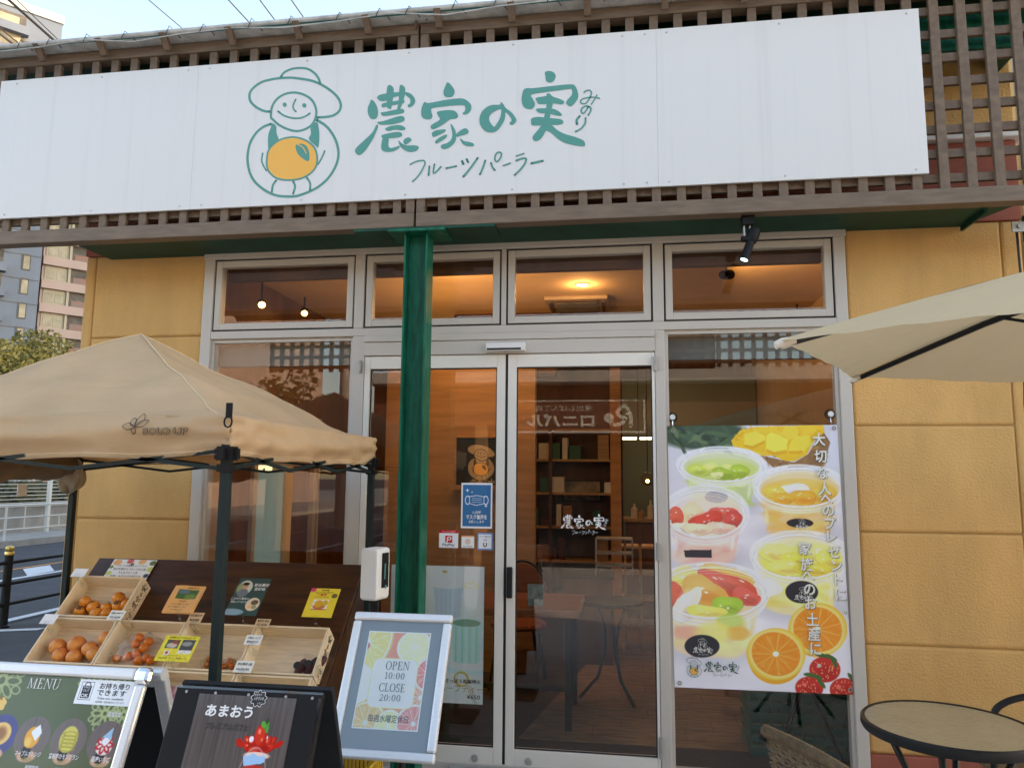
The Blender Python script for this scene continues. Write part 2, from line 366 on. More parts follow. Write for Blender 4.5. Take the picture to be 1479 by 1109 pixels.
def serif_into(g, s, fr, a, b, h, c=.0006, sx=1, gap=.04):
    w = sum(SERIF[ch][0]+gap for ch in s)*h*sx; x = a-w/2; k = 0
    for ch in s:
        for pl in SERIF[ch][1]:
            hole = None
            if isinstance(pl, tuple): pl, hole = pl
            cc = c+k*.00012; k += 1
            poly_into(g, pl, hole, lambda p,q: fr.p(x+p*h*sx, b+q*h, cc))
        x += (SERIF[ch][0]+gap)*h*sx
# ------------------------------------------------------------------ shop logo (traced brush lettering + farmer), millimetres on the sign
FARS=[([(-705,112),(-741,118),(-793,148),(-825,185),(-830,228),(-807,261),(-762,289),(-709,300),(-655,304),(-593,302),(-532,291),(-470,275),(-416,250),(-362,213),(-319,172),(-297,129),(-301,92),(-330,67),(-370,59),(-427,59)],14.2,0),([(-651,311),(-630,337),(-588,353),(-542,355),(-496,346),(-457,320),(-431,287),(-420,256)],13.0,0),([(-697,81),(-693,141),(-664,185),(-619,209),(-566,213),(-512,197),(-465,164),(-439,116),(-435,71),(-452,26),(-488,-1),(-540,-12),(-594,2),(-649,32),(-685,65)],13.0,1),([(-557,172),(-569,144),(-569,121),(-552,101)],9.1,0),([(-657,110),(-621,83),(-574,66),(-529,62),(-495,71),(-473,85)],10.4,0),([(-695,39),(-737,26),(-777,-5),(-809,-57),(-821,-117),(-820,-169),(-805,-231),(-777,-281),(-737,-320),(-690,-352),(-636,-374),(-575,-382),(-523,-381),(-464,-364),(-406,-337),(-356,-296),(-321,-246),(-301,-192),(-299,-140),(-316,-80),(-348,-25),(-384,14),(-430,44)],14.2,0),([(-734,-128),(-738,-167),(-727,-197),(-708,-228)],9.1,0),([(-377,-135),(-391,-172),(-411,-208)],9.1,0),([(-648,-288),(-665,-313),(-669,-350)],11.7,0),([(-549,-300),(-537,-327),(-546,-367)],11.7,0),([(-472,-282),(-452,-313),(-451,-353)],11.7,0),([(-708,-161),(-702,-116),(-674,-80),(-629,-53),(-569,-45),(-516,-56),(-469,-81),(-434,-117),(-419,-163),(-419,-207),(-436,-243),(-472,-271),(-520,-287),(-580,-289),(-641,-277),(-684,-245),(-705,-206)],10.4,1)]
FARF=[[(-688,42),(-664,25),(-660,-13),(-644,-59),(-666,-73),(-699,-109),(-707,-63),(-706,-18),(-695,16)],[(-462,8),(-429,33),(-416,-6),(-411,-51),(-414,-111),(-431,-102),(-470,-63),(-460,-33)],[(-632,147),(-629,155),(-621,159),(-612,154),(-608,145),(-611,137),(-620,133),(-628,138)],[(-518,135),(-514,144),(-506,147),(-498,142),(-493,133),(-497,124),(-505,121),(-513,125)]]
ORANGE=[(-708,-161),(-702,-116),(-674,-80),(-629,-53),(-569,-45),(-516,-56),(-469,-81),(-434,-117),(-419,-163),(-419,-207),(-436,-243),(-472,-271),(-520,-287),(-580,-289),(-641,-277),(-684,-245),(-705,-206)]
LEAF=[(-545,-95),(-514,-86),(-484,-99),(-465,-138),(-466,-188),(-503,-169),(-531,-141)]
VEIN=[([(-533,-90),(-502,-109),(-482,-144)],5.2,0)]
KAN=[[(-125,140),(-106,127),(-90,96),(-83,59),(-94,30),(-123,32),(-140,63),(-142,95),(-132,121)],[(-91,147),(-81,163),(-39,170),(7,172),(65,170),(96,158),(118,130),(121,108),(106,86),(85,82),(81,95),(94,105),(92,129),(71,149),(60,153),(-2,144),(-33,130),(-70,128)],[(-35,210),(-20,216),(-1,197),(0,160),(-6,112),(-11,80),(-21,80),(-35,93),(-37,130),(-39,173)],[(35,212),(53,206),(64,190),(63,155),(53,113),(39,77),(23,78),(30,115),(30,168)],[(-64,111),(-43,117),(-1,122),(56,125),(62,117),(51,105),(-1,100),(-53,91),(-64,97)],[(-67,63),(-36,66),(31,76),(57,73),(62,57),(47,49),(-15,43),(-51,42),(-63,49)],[(-85,10),(-50,14),(22,33),(53,35),(66,19),(56,3),(2,-8),(-50,-8),(-76,-3)],[(-89,-4),(-81,-19),(-95,-57),(-115,-98),(-149,-149),(-180,-171),(-203,-154),(-200,-130),(-152,-85),(-111,-46)],[(-41,-32),(-13,-18),(34,-15),(62,-25),(72,-39),(55,-46),(14,-40),(-23,-45)],[(-59,-67),(-22,-58),(24,-53),(48,-58),(54,-75),(36,-84),(-21,-87),(-50,-87)],[(-50,-84),(-21,-86),(-20,-125),(-9,-141),(16,-138),(42,-132),(37,-147),(7,-161),(-29,-162),(-53,-152),(-60,-133),(-58,-107)],[(35,-102),(52,-117),(78,-131),(130,-135),(148,-148),(133,-166),(100,-170),(69,-157),(45,-134)],[(62,-109),(72,-93),(92,-88),(107,-102),(98,-114),(73,-128)],[(296,208),(314,195),(336,159),(328,128),(305,123),(282,131),(276,158),(286,189)],[(174,106),(196,98),(283,109),(359,113),(394,105),(423,79),(429,53),(416,27),(393,20),(382,28),(395,42),(394,66),(370,74),(283,73),(217,67),(212,49),(219,22),(208,7),(182,8),(162,21),(156,48),(160,79)],[(243,44),(279,51),(324,49),(347,37),(358,16),(348,1),(315,-2),(280,-26),(235,-49),(215,-48),(210,-32),(224,-20),(259,1),(251,20)],[(219,-69),(240,-58),(281,-55),(294,-61),(281,-73),(246,-89),(226,-94),(219,-85)],[(239,-115),(261,-98),(291,-86),(301,-90),(292,-105),(262,-124),(244,-132),(236,-125)],[(318,-27),(336,-48),(347,-75),(349,-111),(338,-137),(313,-158),(285,-166),(269,-156),(272,-140),(302,-132),(322,-115),(329,-84)],[(350,-85),(377,-64),(400,-57),(416,-72),(410,-87),(383,-95),(352,-101)],[(370,-110),(393,-127),(428,-136),(446,-148),(439,-159),(404,-154),(381,-137)],[(820,226),(844,230),(866,219),(875,198),(866,175),(849,165),(827,173),(822,199)],[(713,142),(761,141),(859,146),(952,148),(974,139),(986,115),(992,78),(978,48),(952,27),(930,44),(935,62),(959,91),(958,122),(937,122),(835,115),(749,106),(756,80),(767,53),(757,30),(732,27),(707,42),(697,73),(699,110)],[(772,86),(825,93),(827,103),(842,106),(859,88),(888,75),(915,61),(918,48),(903,41),(874,48),(810,49),(786,52),(777,65)],[(775,26),(830,25),(874,15),(903,-8),(905,-21),(884,-19),(840,-6),(791,2),(779,11)],[(749,-26),(781,-19),(840,-29),(898,-39),(915,-55),(903,-68),(850,-68),(781,-66),(751,-62),(747,-44)],[(831,54),(859,52),(852,11),(845,-30),(847,-76),(806,-73),(813,-27),(824,13)],[(806,-65),(840,-70),(823,-100),(801,-137),(774,-152),(756,-139),(760,-119),(786,-87)],[(820,-69),(855,-71),(884,-98),(922,-121),(980,-143),(1018,-163),(1026,-186),(1018,-194),(970,-185),(922,-169),(889,-147),(850,-109),(823,-92)]]
NO=[[(585,77),(601,62),(611,43),(643,15),(666,-18),(667,-38),(649,-54),(636,-49),(635,-39),(644,-32),(638,-11),(613,17),(609,-14),(597,-44),(570,-78),(543,-89),(510,-82),(482,-52),(473,-15),(481,21),(506,50),(538,63),(581,62)],[(588,35),(564,31),(539,17),(525,-3),(529,-29),(552,-58),(569,-37),(584,-7)]]
KS=[([(1022,99),(1036,108),(1053,106),(1060,91),(1048,59),(1029,37),(1007,41),(1006,57),(1024,66),(1053,69),(1077,67),(1101,60)],7.4,0),([(1088,79),(1074,54),(1059,30)],6.5,0),([(1043,18),(1033,-1),(1017,-17),(1007,-5),(1012,13),(1033,23),(1053,15),(1056,-3),(1043,-27)],8.3,0),([(999,-30),(984,-49),(985,-72)],12.0,0),([(1029,-42),(1026,-72),(1004,-99),(978,-112)],9.3,0),([(104,-239),(135,-225),(171,-221),(184,-232),(175,-262),(148,-306),(119,-334)],8.1,0),([(208,-256),(205,-304)],10.2,0),([(235,-246),(232,-297),(270,-262)],9.2,0),([(300,-271),(353,-263)],10.2,0),([(384,-237),(391,-254)],12.2,0),([(408,-228),(416,-245)],11.2,0),([(466,-225),(430,-277),(392,-322)],11.2,0),([(507,-241),(495,-280),(480,-315)],10.2,0),([(538,-256),(546,-280),(558,-296)],10.2,0),([(576,-200),(592,-207),(587,-232),(569,-251),(558,-236),(563,-211)],9.2,1),([(604,-274),(639,-263)],8.1,0),([(671,-226),(710,-215)],8.1,0),([(671,-250),(698,-242),(722,-243),(715,-270),(691,-302),(663,-328)],10.2,0),([(750,-270),(808,-260)],12.2,0)]
def smooth_closed(P, n=4):
    o = []; k = len(P)
    for i in range(k):
        p0,p1,p2,p3 = [np.array(P[(i+d)%k],float) for d in (-1,0,1,2)]
        for j in range(n):
            t=j/n; o.append(tuple(.5*((2*p1)+(-p0+p2)*t+(2*p0-5*p1+4*p2-p3)*t*t+(-p0+3*p1-3*p2+p3)*t**3)))
    return o
def smooth_open(P, n=4):
    Q=[P[0]]+list(P)+[P[-1]]; o=[]
    for i in range(len(P)-1):
        p0,p1,p2,p3=[np.array(Q[i+d],float) for d in range(4)]
        for j in range(n):
            t=j/n; o.append(tuple(.5*((2*p1)+(-p0+p2)*t+(2*p0-5*p1+4*p2-p3)*t*t+(-p0+3*p1-3*p2+p3)*t**3)))
    o.append(tuple(map(float,P[-1]))); return o
def stroke_into(g, pts, w, closed, fn, mi=0, n=4):
    P = smooth_closed(pts,n) if closed else smooth_open(pts,n); k=len(P); L=[];R=[]
    for i in range(k):
        a = np.array(P[(i-1)%k] if closed or i>0 else P[0]); b = np.array(P[(i+1)%k] if closed or i<k-1 else P[-1]); t=b-a; t=t/(np.hypot(*t)+1e-9); nn=np.array((-t[1],t[0]))
        p=np.array(P[i]); L.append(p+nn*w/2); R.append(p-nn*w/2)
    vs=[fn(*q) for q in L]+[fn(*q) for q in R]; fs=[(k+i,k+(i+1)%k,(i+1)%k,i) for i in range(k if closed else k-1)]
    g.add(vs,fs,mi)
    if not closed:
        for e,idx in ((P[0],0),(P[-1],1)):
            m=10; g.add([fn(e[0],e[1])]+[fn(e[0]+w/2*math.cos(2*PI*j/m), e[1]+w/2*math.sin(2*PI*j/m)) for j in range(m)], [(0,1+j,1+(j+1)%m) for j in range(m)], mi)
def logo(parent, fr, a, b, k, m_line, m_fill, farmer=True, words=True, c0=.0004, dc=.00002, dx=0, dy=0, farmer_shift=(0,0)):
    """draw the logo with its traced millimetre coordinates scaled by k about (a,b)"""
    cnt = [0]
    def mk(ox=0, oy=0):
        cnt[0]+=1; c=c0+cnt[0]*dc
        return lambda x,y: fr.p(a+(x+ox)*k/1000, b+(y+oy)*k/1000, c)
    fx,fy = farmer_shift
    if farmer:
        if m_fill:
            g=G(); poly_into(g, smooth_closed(ORANGE), None, mk(fx,fy)); part('emblem_fruit', g, m_fill, parent)
        g=G()
        for s,w,cl in FARS: stroke_into(g,s,w,cl,mk(fx,fy))
        for p in FARF: poly_into(g, smooth_closed(p), None, mk(fx,fy))
        poly_into(g, smooth_closed(LEAF), None, mk(fx,fy))
        part('emblem_line', g, m_line, parent)
        if m_fill:
            g=G()
            for s,w,cl in VEIN: stroke_into(g,s,w,cl,mk(fx,fy))
            part('emblem_leaf_vein', g, m_fill, parent)
    if words:
        g=G()
        for p in KAN: poly_into(g, smooth_closed(p), None, mk())
        poly_into(g, smooth_closed(NO[0]), smooth_closed(NO[1]), mk())
        for s,w,cl in KS: stroke_into(g,s,w,cl,mk())
        part('lettering', g, m_line, parent)
# ------------------------------------------------------------------ printed pictures: vertex-coloured sheets
_ns = RNG.random((64,64))
def vnoise(x, y, f):
    x = x*f; y = y*f; xi = np.floor(x).astype(int); yi = np.floor(y).astype(int); tx = x-xi; ty = y-yi; tx = tx*tx*(3-2*tx); ty = ty*ty*(3-2*ty)
    A = _ns[yi%64, xi%64]; B = _ns[yi%64, (xi+1)%64]; C = _ns[(yi+1)%64, xi%64]; D = _ns[(yi+1)%64, (xi+1)%64]
    return (A*(1-tx)+B*tx)*(1-ty)+(C*(1-tx)+D*tx)*ty
class Paint:
    def __init__(s, X, Y, bgc): s.X=X; s.Y=Y; s.C=np.tile(np.asarray(bgc,float),(X.size,1)).reshape(*X.shape,3)
    def mix(s, a, col):
        a = np.clip(a,0,1)[...,None]; s.C = s.C*(1-a)+np.asarray(col,float)*a
    def ell(s, cx,cy,rx,ry,col,a=1,soft=.06,rot=0):
        c,n = math.cos(rot),math.sin(rot); dx=s.X-cx; dy=s.Y-cy; u=(dx*c+dy*n)/rx; v=(-dx*n+dy*c)/ry
        s.mix(a*np.clip((1-np.sqrt(u*u+v*v))/soft+.5,0,1), col)
    def ring(s, cx,cy,rx,ry,w,col,a=1,rot=0,soft=None):
        c,n = math.cos(rot),math.sin(rot); dx=s.X-cx; dy=s.Y-cy; u=(dx*c+dy*n)/rx; v=(-dx*n+dy*c)/ry
        d = np.abs(np.sqrt(u*u+v*v)-1)*min(rx,ry); s.mix(a*np.clip((w-d)/(soft or w*.6)+.3,0,1), col)
    def poly(s, pts, col, a=1):
        ins = np.zeros(s.X.shape,bool); n=len(pts); j=n-1
        for i in range(n):
            xi,yi=pts[i]; xj,yj=pts[j]
            ins ^= ((yi>s.Y)!=(yj>s.Y)) & (s.X < (xj-xi)*(s.Y-yi)/(yj-yi+1e-12)+xi); j=i
        s.mix(ins*a, col)
    def rect(s,x0,x1,y0,y1,col,a=1): s.mix(((s.X>=x0)&(s.X<=x1)&(s.Y>=y0)&(s.Y<=y1))*a, col)
    def noise(s, f, amt, seed=0):
        n = vnoise(s.X+seed*7.3, s.Y+seed*3.1, f)-.5; s.C = s.C*(1+amt*n[...,None])
    def citrus(s, cx,cy,rx,ry,flesh,rind,rot=0,segs=10,pith=(245,225,190)):
        s.ell(cx,cy,rx,ry,rind,1,.03,rot); s.ell(cx,cy,rx*.93,ry*.93,pith,1,.04,rot); s.ell(cx,cy,rx*.87,ry*.87,flesh,1,.04,rot)
        dx=(s.X-cx)/rx; dy=(s.Y-cy)/ry; an=np.arctan2(dy,dx)+rot; r=np.sqrt(dx*dx+dy*dy)
        ln=np.abs(np.sin(an*segs/2)); s.mix((r<.85)*np.clip(1-ln*r*9,0,1)*.75, pith)
        s.mix((r<.85)*np.clip(vnoise(an*5,r*2,3)-.45,0,1)*.5, np.array(pith)); s.ell(cx,cy,rx*.11,ry*.11,pith,1,.3)
def sheet(name, label, cat, fr, W, H, n, paint, mtl, coords=None, group=None, thick=.0012, wave=0, parent=None, bgc=(255,255,255), gain=1.0, off=0.0):
    """a printed sheet standing in frame fr (origin at lower left corner); paint(Paint) works in coords given as corner values TL,TR,BL,BR"""
    nx = n; ny = max(2,int(round(n*H/W)))
    U,V = np.meshgrid(np.linspace(0,1,nx+1), np.linspace(0,1,ny+1))      # V downwards
    if coords is None: X=U*W; Y=V*H
    else:
        TL,TR,BL,BR=[np.array(c,float) for c in coords]
        X=(TL[0]*(1-U)+TR[0]*U)*(1-V)+(BL[0]*(1-U)+BR[0]*U)*V; Y=(TL[1]*(1-U)+TR[1]*U)*(1-V)+(BL[1]*(1-U)+BR[1]*U)*V
    P = Paint(X,Y,bgc); paint(P)
    col = np.clip(s2l(np.clip(P.C,0,255))*gain*1.12,0,.92).reshape(-1,3)
    u=U.ravel()*W; v=(1-V.ravel())*H; w=thick+off+wave*np.sin(U.ravel()*6+V.ravel()*3)
    o=np.array(fr.o); ex=np.array(fr.x); ey=np.array(fr.y); en=np.array(fr.n)
    vf = o+u[:,None]*ex+v[:,None]*ey+w[:,None]*en
    base = BASE[parent.name] if parent else fr.p(W/2,0,0)
    # front grid + a back rim
    i,j=np.meshgrid(np.arange(nx),np.arange(ny)); a=(j*(nx+1)+i).ravel(); faces=np.stack([a,a+nx+1,a+nx+2,a+1],1)
    cs=[0,nx,ny*(nx+1)+nx,ny*(nx+1)]; nb=len(vf); back=vf[cs]-en*(thick+2.2*wave)
    allv=np.vstack([vf,back]); allv=allv-np.array(base)
    fl=[tuple(q) for q in faces]+[(nb,nb+1,nb+2,nb+3),(cs[0],cs[1],nb+1,nb),(cs[1],cs[2],nb+2,nb+1),(cs[2],cs[3],nb+3,nb+2),(cs[3],cs[0],nb,nb+3)]
    me=bpy.data.meshes.new(name); me.from_pydata(allv.tolist(),[],fl)
    at=me.attributes.new('Col','FLOAT_COLOR','POINT'); c4=np.ones((len(allv),4)); c4[:nb,:3]=col; c4[nb:,:3]=col[cs]; at.data.foreach_set('color',c4.ravel())
    me.materials.append(mtl); me.update()
    ob=bpy.data.objects.new(name,me); COL.objects.link(ob); BASE[ob.name]=Vector(base)
    if parent: ob.parent=parent
    else: ob.location=base
    if label or cat: tagp(ob,label,cat,group)
    return ob
# ================================================================== SETTING
g=G(); g.add([(-400,-400,0),(400,-400,0),(400,400,0),(-400,400,0)],[(0,1,2,3)]); struct('ground', g, M['asphalt'])
g=G(); g.box(-6.0,14,-8.9,-.02,-.05,.02); struct('pavement', g, M['pave'])
g=G(); g.add([(-12.6,-120,.004),(-6.25,-120,.004),(-6.25,160,.004),(-12.6,160,.004)],[(0,1,2,3)]); struct('road', g, M['asphalt'])
g=G()
for q in ([(-9.56,6.9),(-9.54,7.45),(-8.91,6.8),(-8.86,6.2)],[(-9.52,8.3),(-9.5,8.9),(-8.95,8.3),(-8.95,7.6)],[(-9.56,5.2),(-9.54,5.8),(-8.91,5.2),(-8.86,4.5)]): g.add([(x,y,.009) for x,y in q],[(0,3,2,1)])
g.add([(-8.86,-60,.009),(-8.74,-60,.009),(-8.74,90,.009),(-8.86,90,.009)],[(0,1,2,3)])
g.add([(-6.42,-60,.009),(-6.30,-60,.009),(-6.30,90,.009),(-6.42,90,.009)],[(0,1,2,3)])
g.add([(-6.18,2.55,.005),(-5.7,2.75,.005),(-5.7,2.86,.005),(-6.18,2.66,.005)],[(0,1,2,3)])
struct('road_marking', g, M['roadpaint'])
g=G(); g.add([(-9.72,-60,.009),(-9.62,-60,.009),(-9.62,90,.009),(-9.72,90,.009)],[(0,1,2,3)]); struct('centre_line', g, M['orangepaint'])
g=G(); g.box(-12.9,-12.6,-120,160,-.1,.14); struct('kerb', g, M['concrete'])
g=G(); g.box(-30,-12.9,-120,160,-.1,.11); struct('far_pavement', g, M['concrete'])

# ================================================================== SHOP BUILDING
shop = thing('shop_building', 'single storey ochre stucco fruit parlour with cream glazed shopfront', 'building', (0,0,0))
XL,XR = -3.26,2.03
ZR = [.21,.722,1.266,1.80,2.34,2.85]
def panel(x0,x1,z0,z1,y0=0,y1=.05):
    gg=G(); gg.box(x0+.0025,x1-.0025,y0,y1,z0+.0025,z1-.0025); part('wall_panel', gg, M['stucco'], shop, bev=.013)
for a,b in ((-3.26,-3.19),(-3.19,-2.455),(1.17,1.93),(1.93,2.03)):
    if b-a>.2:
        for i in range(5): panel(a,b,ZR[i],ZR[i+1])
    else: panel(a,b,ZR[0],ZR[5])
g=G()
for a_,b_ in ((XL+.01,-2.455),(1.17,XR-.01)): part('wall_backing', G().box(a_,b_,.012,.16,0,2.85), M['joint'], shop)      # seen in the joints
g=G()
for q_ in ((XL-.012,-2.455,-.015,.019,0,.21),(1.168,XR+.012,-.015,.019,0,.21)): part('red_plinth', G().box(*q_), M['redband'], shop, bev=.004)
part('red_render_band', G().box(XL-.002,XR+.002,-.006,.16,2.852,3.28), M['redband'], shop, bev=.004)
g=G(); g.box(XL-.04,XR+.04,-.05,.16,3.283,3.36); part('white_moulding', g, M['white_trim'], shop, bev=.008)
g=G(); g.box(XL,XR,.0,.16,3.362,3.98); part('upper_wall', g, M['stucco'], shop)
for q_ in ((.163,1.86,0,3.98),(2.60,7.5,0,3.98),(1.86,2.60,2.1,3.98)): part('side_wall', G().box(XL,XL+.15,*q_), M['stucco'], shop)
g=G(); g.box(XR-.15,XR,.163,7.5,0,3.98); part('side_wall', g, M['stucco'], shop)
g=G(); g.box(XL,XR,7.5,7.65,0,3.98); part('rear_wall', g, M['stucco'], shop)
g=G()
g.prism([(XL-.1,3.985),(XR+.1,3.985),(XR+.1,4.06),(XL-.1,4.06)], F((0,7.9,0),(1,0,0),(0,0,1)), 0, 7.88)
rf=part('roof', g, M['flash'], shop)
# interior shell
g=G(); g.box(XL+.153,XR-.153,.163,7.497,-.05,.015); part('dark_floor', g, M['floordark'], shop)
g=G(); fl=[(-.62,.50),(.9,.50),(1.87,.50),(1.87,7.4),(1.0,7.4),(.55,7.4)]
g.prism([(x,y) for x,y in fl], F((0,0,0),(1,0,0),(0,1,0)), .0155, .02); part('wood_floor', g, M['floorwood'], shop)
# plank joints: thin recessed strips laid a hair above the boards
g=G()
for k in range(13):
    y=.62+k*.19; g.box(-.40+k*.02,1.86,y,y+.004,.0203,.0206)
    for q in range(4):
        x=-.2+q*.55+(k%3)*.17; g.box(x,x+.004,y+.006,y+.184,.0203,.0206)
part('plank_joint', g, M['floordark'], shop, kind='stuff')
g=G(); g.box(-2.2,1.1,.165,.48,.0155,.022); part('door_mat', g, M['matting'], shop)
g=G(); g.box(XL+.153,XR-.153,.163,7.497,3.18,3.24); part('ceiling', g, M['ceil'], shop)
g=G(); g.box(-3.105,-3.085,.2,1.86,0,3.178); g.box(-3.105,-3.085,1.8605,2.6,2.11,3.178); g.box(-3.105,-3.085,2.6005,7.4,0,3.178)
part('wood_lining', g, M['walnut'], shop)
g=G(); g.box(-3.083,-3.06,.25,1.45,0,2.2); part('plaster_pier', g, M['plasterin'], shop)
g=G(); g.box(-3.1,1.87,6.6,6.7,0,3.178); part('wood_lining', g, M['walnut'], shop)
g=G(); g.box(1.80,1.87,.2,6.6,0,3.178); part('plaster_lining', g, M['plasterin'], shop)
g=G(); g.box(-1.95,-.70,1.95,2.05,.0,2.75); part('oak_partition', g, M['oak'], shop)      # wooden screen behind the left door leaf
g=G(); g.box(-1.7,-.65,3.3,3.45,2.55,3.178); part('ceiling_beam', g, M['walnut'], shop)
g=G(); g.box(-.13,-.02,3.9,4.0,.02,3.178); part('timber_post', g, M['oak'], shop)
g=G(); g.box(-2.38,1.08,.12,.162,2.70,2.79); part('blind_box', g, M['walnut'], shop)
# side door and side window in the left wall (seen through the shop window)
sdoor=part('side_door', G().box(-3.09,-3.05,1.86,1.92,.02,2.1).box(-3.09,-3.05,2.44,2.60,.02,2.1).box(-3.09,-3.05,1.92,2.44,2.02,2.1), M['alu'], shop)
part('frosted_panel', G().box(-3.08,-3.065,1.92,2.44,.1,1.555), M['frost'], sdoor)
part('pane', G().box(-3.08,-3.072,1.92,2.44,1.56,2.02), M['glass'], sdoor)
part('side_window_frame', G().box(-3.09,-3.04,3.05,3.12,.02,2.1).box(-3.09,-3.04,3.16,3.2,.02,2.1), M['alu'], shop)

# ---------------- shopfront
g=G()
FY0,FY1=-.03,.09
g.box(-2.449,-2.386,FY0,FY1,.06,2.793); g.box(1.104,1.163,FY0,FY1,.06,2.793)
g.box(-2.455,1.169,FY0-.004,FY1,2.793,2.836)                        # head
g.box(-2.386,1.104,FY0,FY1,2.312,2.358)                             # transom rail
for a,b in ((-1.512,-1.455),(-.659,-.632),(.169,.227)): g.box(a,b,FY0,FY1,2.358,2.793)
g.box(-1.512,-1.440,FY0,FY1,.06,2.312); g.box(.175,.228,FY0,FY1,.06,2.312)
g.box(-2.455,1.169,FY0-.006,FY1,0,.06)                              # sill
part('shopfront_frame', g, M['alu'], shop, bev=.004)
TR=[(-2.386,-1.512),(-1.455,-.659),(-.632,.169),(.227,1.104)]
for i,(a,b) in enumerate(TR):
    z0,z1=2.358,2.793
    s_=.010; a2,b2,c2,d2=a+s_,b-s_,z0+s_,z1-s_; w=.038
    g=G(); g.box(a2,a2+w,-.024,.03,c2,d2); g.box(b2-w,b2,-.024,.03,c2,d2); g.box(a2+w,b2-w,-.024,.03,c2,c2+w); g.box(a2+w,b2-w,-.024,.03,d2-w,d2)
    t=part('transom_window', g, M['alu'], shop, bev=.003)
    g=G(); g.box(a,a+.0095,-.012,.028,z0,z1); g.box(b-.0095,b,-.012,.028,z0,z1); g.box(a+.0095,b-.0095,-.012,.028,z0,z0+.0095); g.box(a+.0095,b-.0095,-.012,.028,z1-.0095,z1)
    part('gasket', g, M['gasket'], t)
    part('pane', G().box(a2+w,b2-w,.0,.006,c2+w,d2-w), M['glass'], t)
# fixed windows
for a,b in ((-2.386,-1.512),(.228,1.104)):
    g=G(); w=.018
    g.box(a,a+w,-.012,.04,.06,2.312); g.box(b-w,b,-.012,.04,.06,2.312); g.box(a+w,b-w,-.012,.04,.06,.085); g.box(a+w,b-w,-.012,.04,2.29,2.312)
    t=part('fixed_window', g, M['alu'], shop, bev=.002)
    part('pane', G().box(a+w,b-w,.0,.006,.085,2.29), M['glass'], t)
    part('roller_blind', G().box(a+w,b-w,.045,.10,2.16,2.288), M['blind'], t)
# automatic sliding door header
hd=part('door_header', G().box(-1.440,.175,-.045,.09,2.275,2.312).box(-1.440,.175,-.038,.09,2.197,2.2735), M['alu'], shop, bev=.003)
se=part('door_sensor', G().box(-.735,-.517,-.075,-.0385,2.207,2.252), M['white'], shop, bev=.004)
part('sensor_window', G().box(-.728,-.540,-.0765,-.0752,2.211,2.222), M['gasket'], se)
def leaf(x0,x1,l,r,lockx):
    g=G(); z0,z1=.05,2.194
    g.box(x0,x0+l,-.028,.02,z0,z1); g.box(x1-r,x1,-.028,.02,z0,z1); g.box(x0+l,x1-r,-.028,.02,z0,.136); g.box(x0+l,x1-r,-.028,.02,2.122,z1)
    d=part('sliding_door', g, M['alu2'], shop, bev=.003)
    part('pane', G().box(x0+l,x1-r,-.006,.0,.136,2.122), M['glass'], d)
    gg=G(); e=.006
    gg.box(x0+l,x0+l+e,-.014,-.007,.136,2.122); gg.box(x1-r-e,x1-r,-.014,-.007,.136,2.122); gg.box(x0+l+e,x1-r-e,-.014,-.007,.136,.136+e); gg.box(x0+l+e,x1-r-e,-.014,-.007,2.122-e,2.122)
    part('gasket', gg, M['gasket'], d)
    part('lock', G().lathe([(0,0),(.018,0),(.018,.004),(.014,.007),(0,.007)],(lockx,-.0285,.085),16,axis=(0,-1,0)), M['grey'], d)
    return d
dl=leaf(-1.438,-.632,.033,.047,-.772); dr=leaf(-.617,.173,.047,.015,-.492)
part('door_seal', G().box(-.6315,-.6175,-.02,.015,.05,2.194), M['gasket'], shop)
hb=part('handle', G().box(-.614,-.583,-.046,-.0285,.893,1.054), M['black'], dr, bev=.006)
for z,h in ((2.13,.04),(1.15,.045),(.19,.05)):
    part('hinge', G().box(.165,.182,-.055,-.031,z-h,z+h), M['grey'], shop, bev=.003)
part('hinge', G().box(-1.466,-1.452,-.055,-.031,2.10,2.17), M['grey'], shop, bev=.003)
g=G(); g.box(-.9,.17,-.07,-.038,.0,.047); part('door_track', g, M['grey'], shop, bev=.003)

# ================================================================== CANOPY: lattice screens, beams, eave
def screen(x0,x1,xs,label):
    t=thing('lattice_screen', label, 'lattice screen', ((x0+x1)/2,-.33,2.82), 'slatted screens of the canopy')
    part('bottom_rail', G().box(x0,x1,-.368,-.29,2.822,2.900), M['slatrail'], t, bev=.004)
    part('top_rail', G().box(x0,x1,-.368,-.29,3.905,3.965), M['slatrail'], t, bev=.004)
    for x in (x0,x1-.046): part('stile', G().box(x,x+.046,-.364,-.296,2.9005,3.9045), M['slat'], t, bev=.003)
    me=None
    for x in xs:
        if x0+.08<x<x1-.08:
            if me is None:
                o=part('upright_slat', G().box(x-.022,x+.022,-.359,-.336,2.9005,3.9045), M['slat'], t, bev=.002); me=(o,x)
            else:
                o=me[0].copy(); COL.objects.link(o); o.location.x=x-me[1]; o.parent=t
    h0=None
    for k in range(8):
        z=2.963+.123*k
        if h0 is None: h0=part('cross_slat', G().box(x0+.046,x1-.046,-.335,-.312,z-.021,z+.021), M['slat'], t, bev=.002)
        else:
            o=h0.copy(); COL.objects.link(o); o.location.z=.123*k; o.parent=t
    return t
XS=[1.778-.1228*k for k in range(-3,48)]
screen(-4.05,-1.073,XS,'brown timber lattice screen left of the joint behind the white sign')
screen(-1.062,2.16,XS,'brown timber lattice screen running right past the end of the white sign')
can=thing('canopy', 'dark green steel canopy under the slatted screens', 'canopy', (0,-.2,2.8))
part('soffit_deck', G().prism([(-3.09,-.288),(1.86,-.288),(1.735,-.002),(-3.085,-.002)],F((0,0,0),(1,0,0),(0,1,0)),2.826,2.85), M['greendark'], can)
part('edge_angle', G().box(-3.09,1.86,-.287,-.275,2.835,2.90).box(1.735,1.747,-.27,-.01,2.80,2.826), M['greendark'], can)
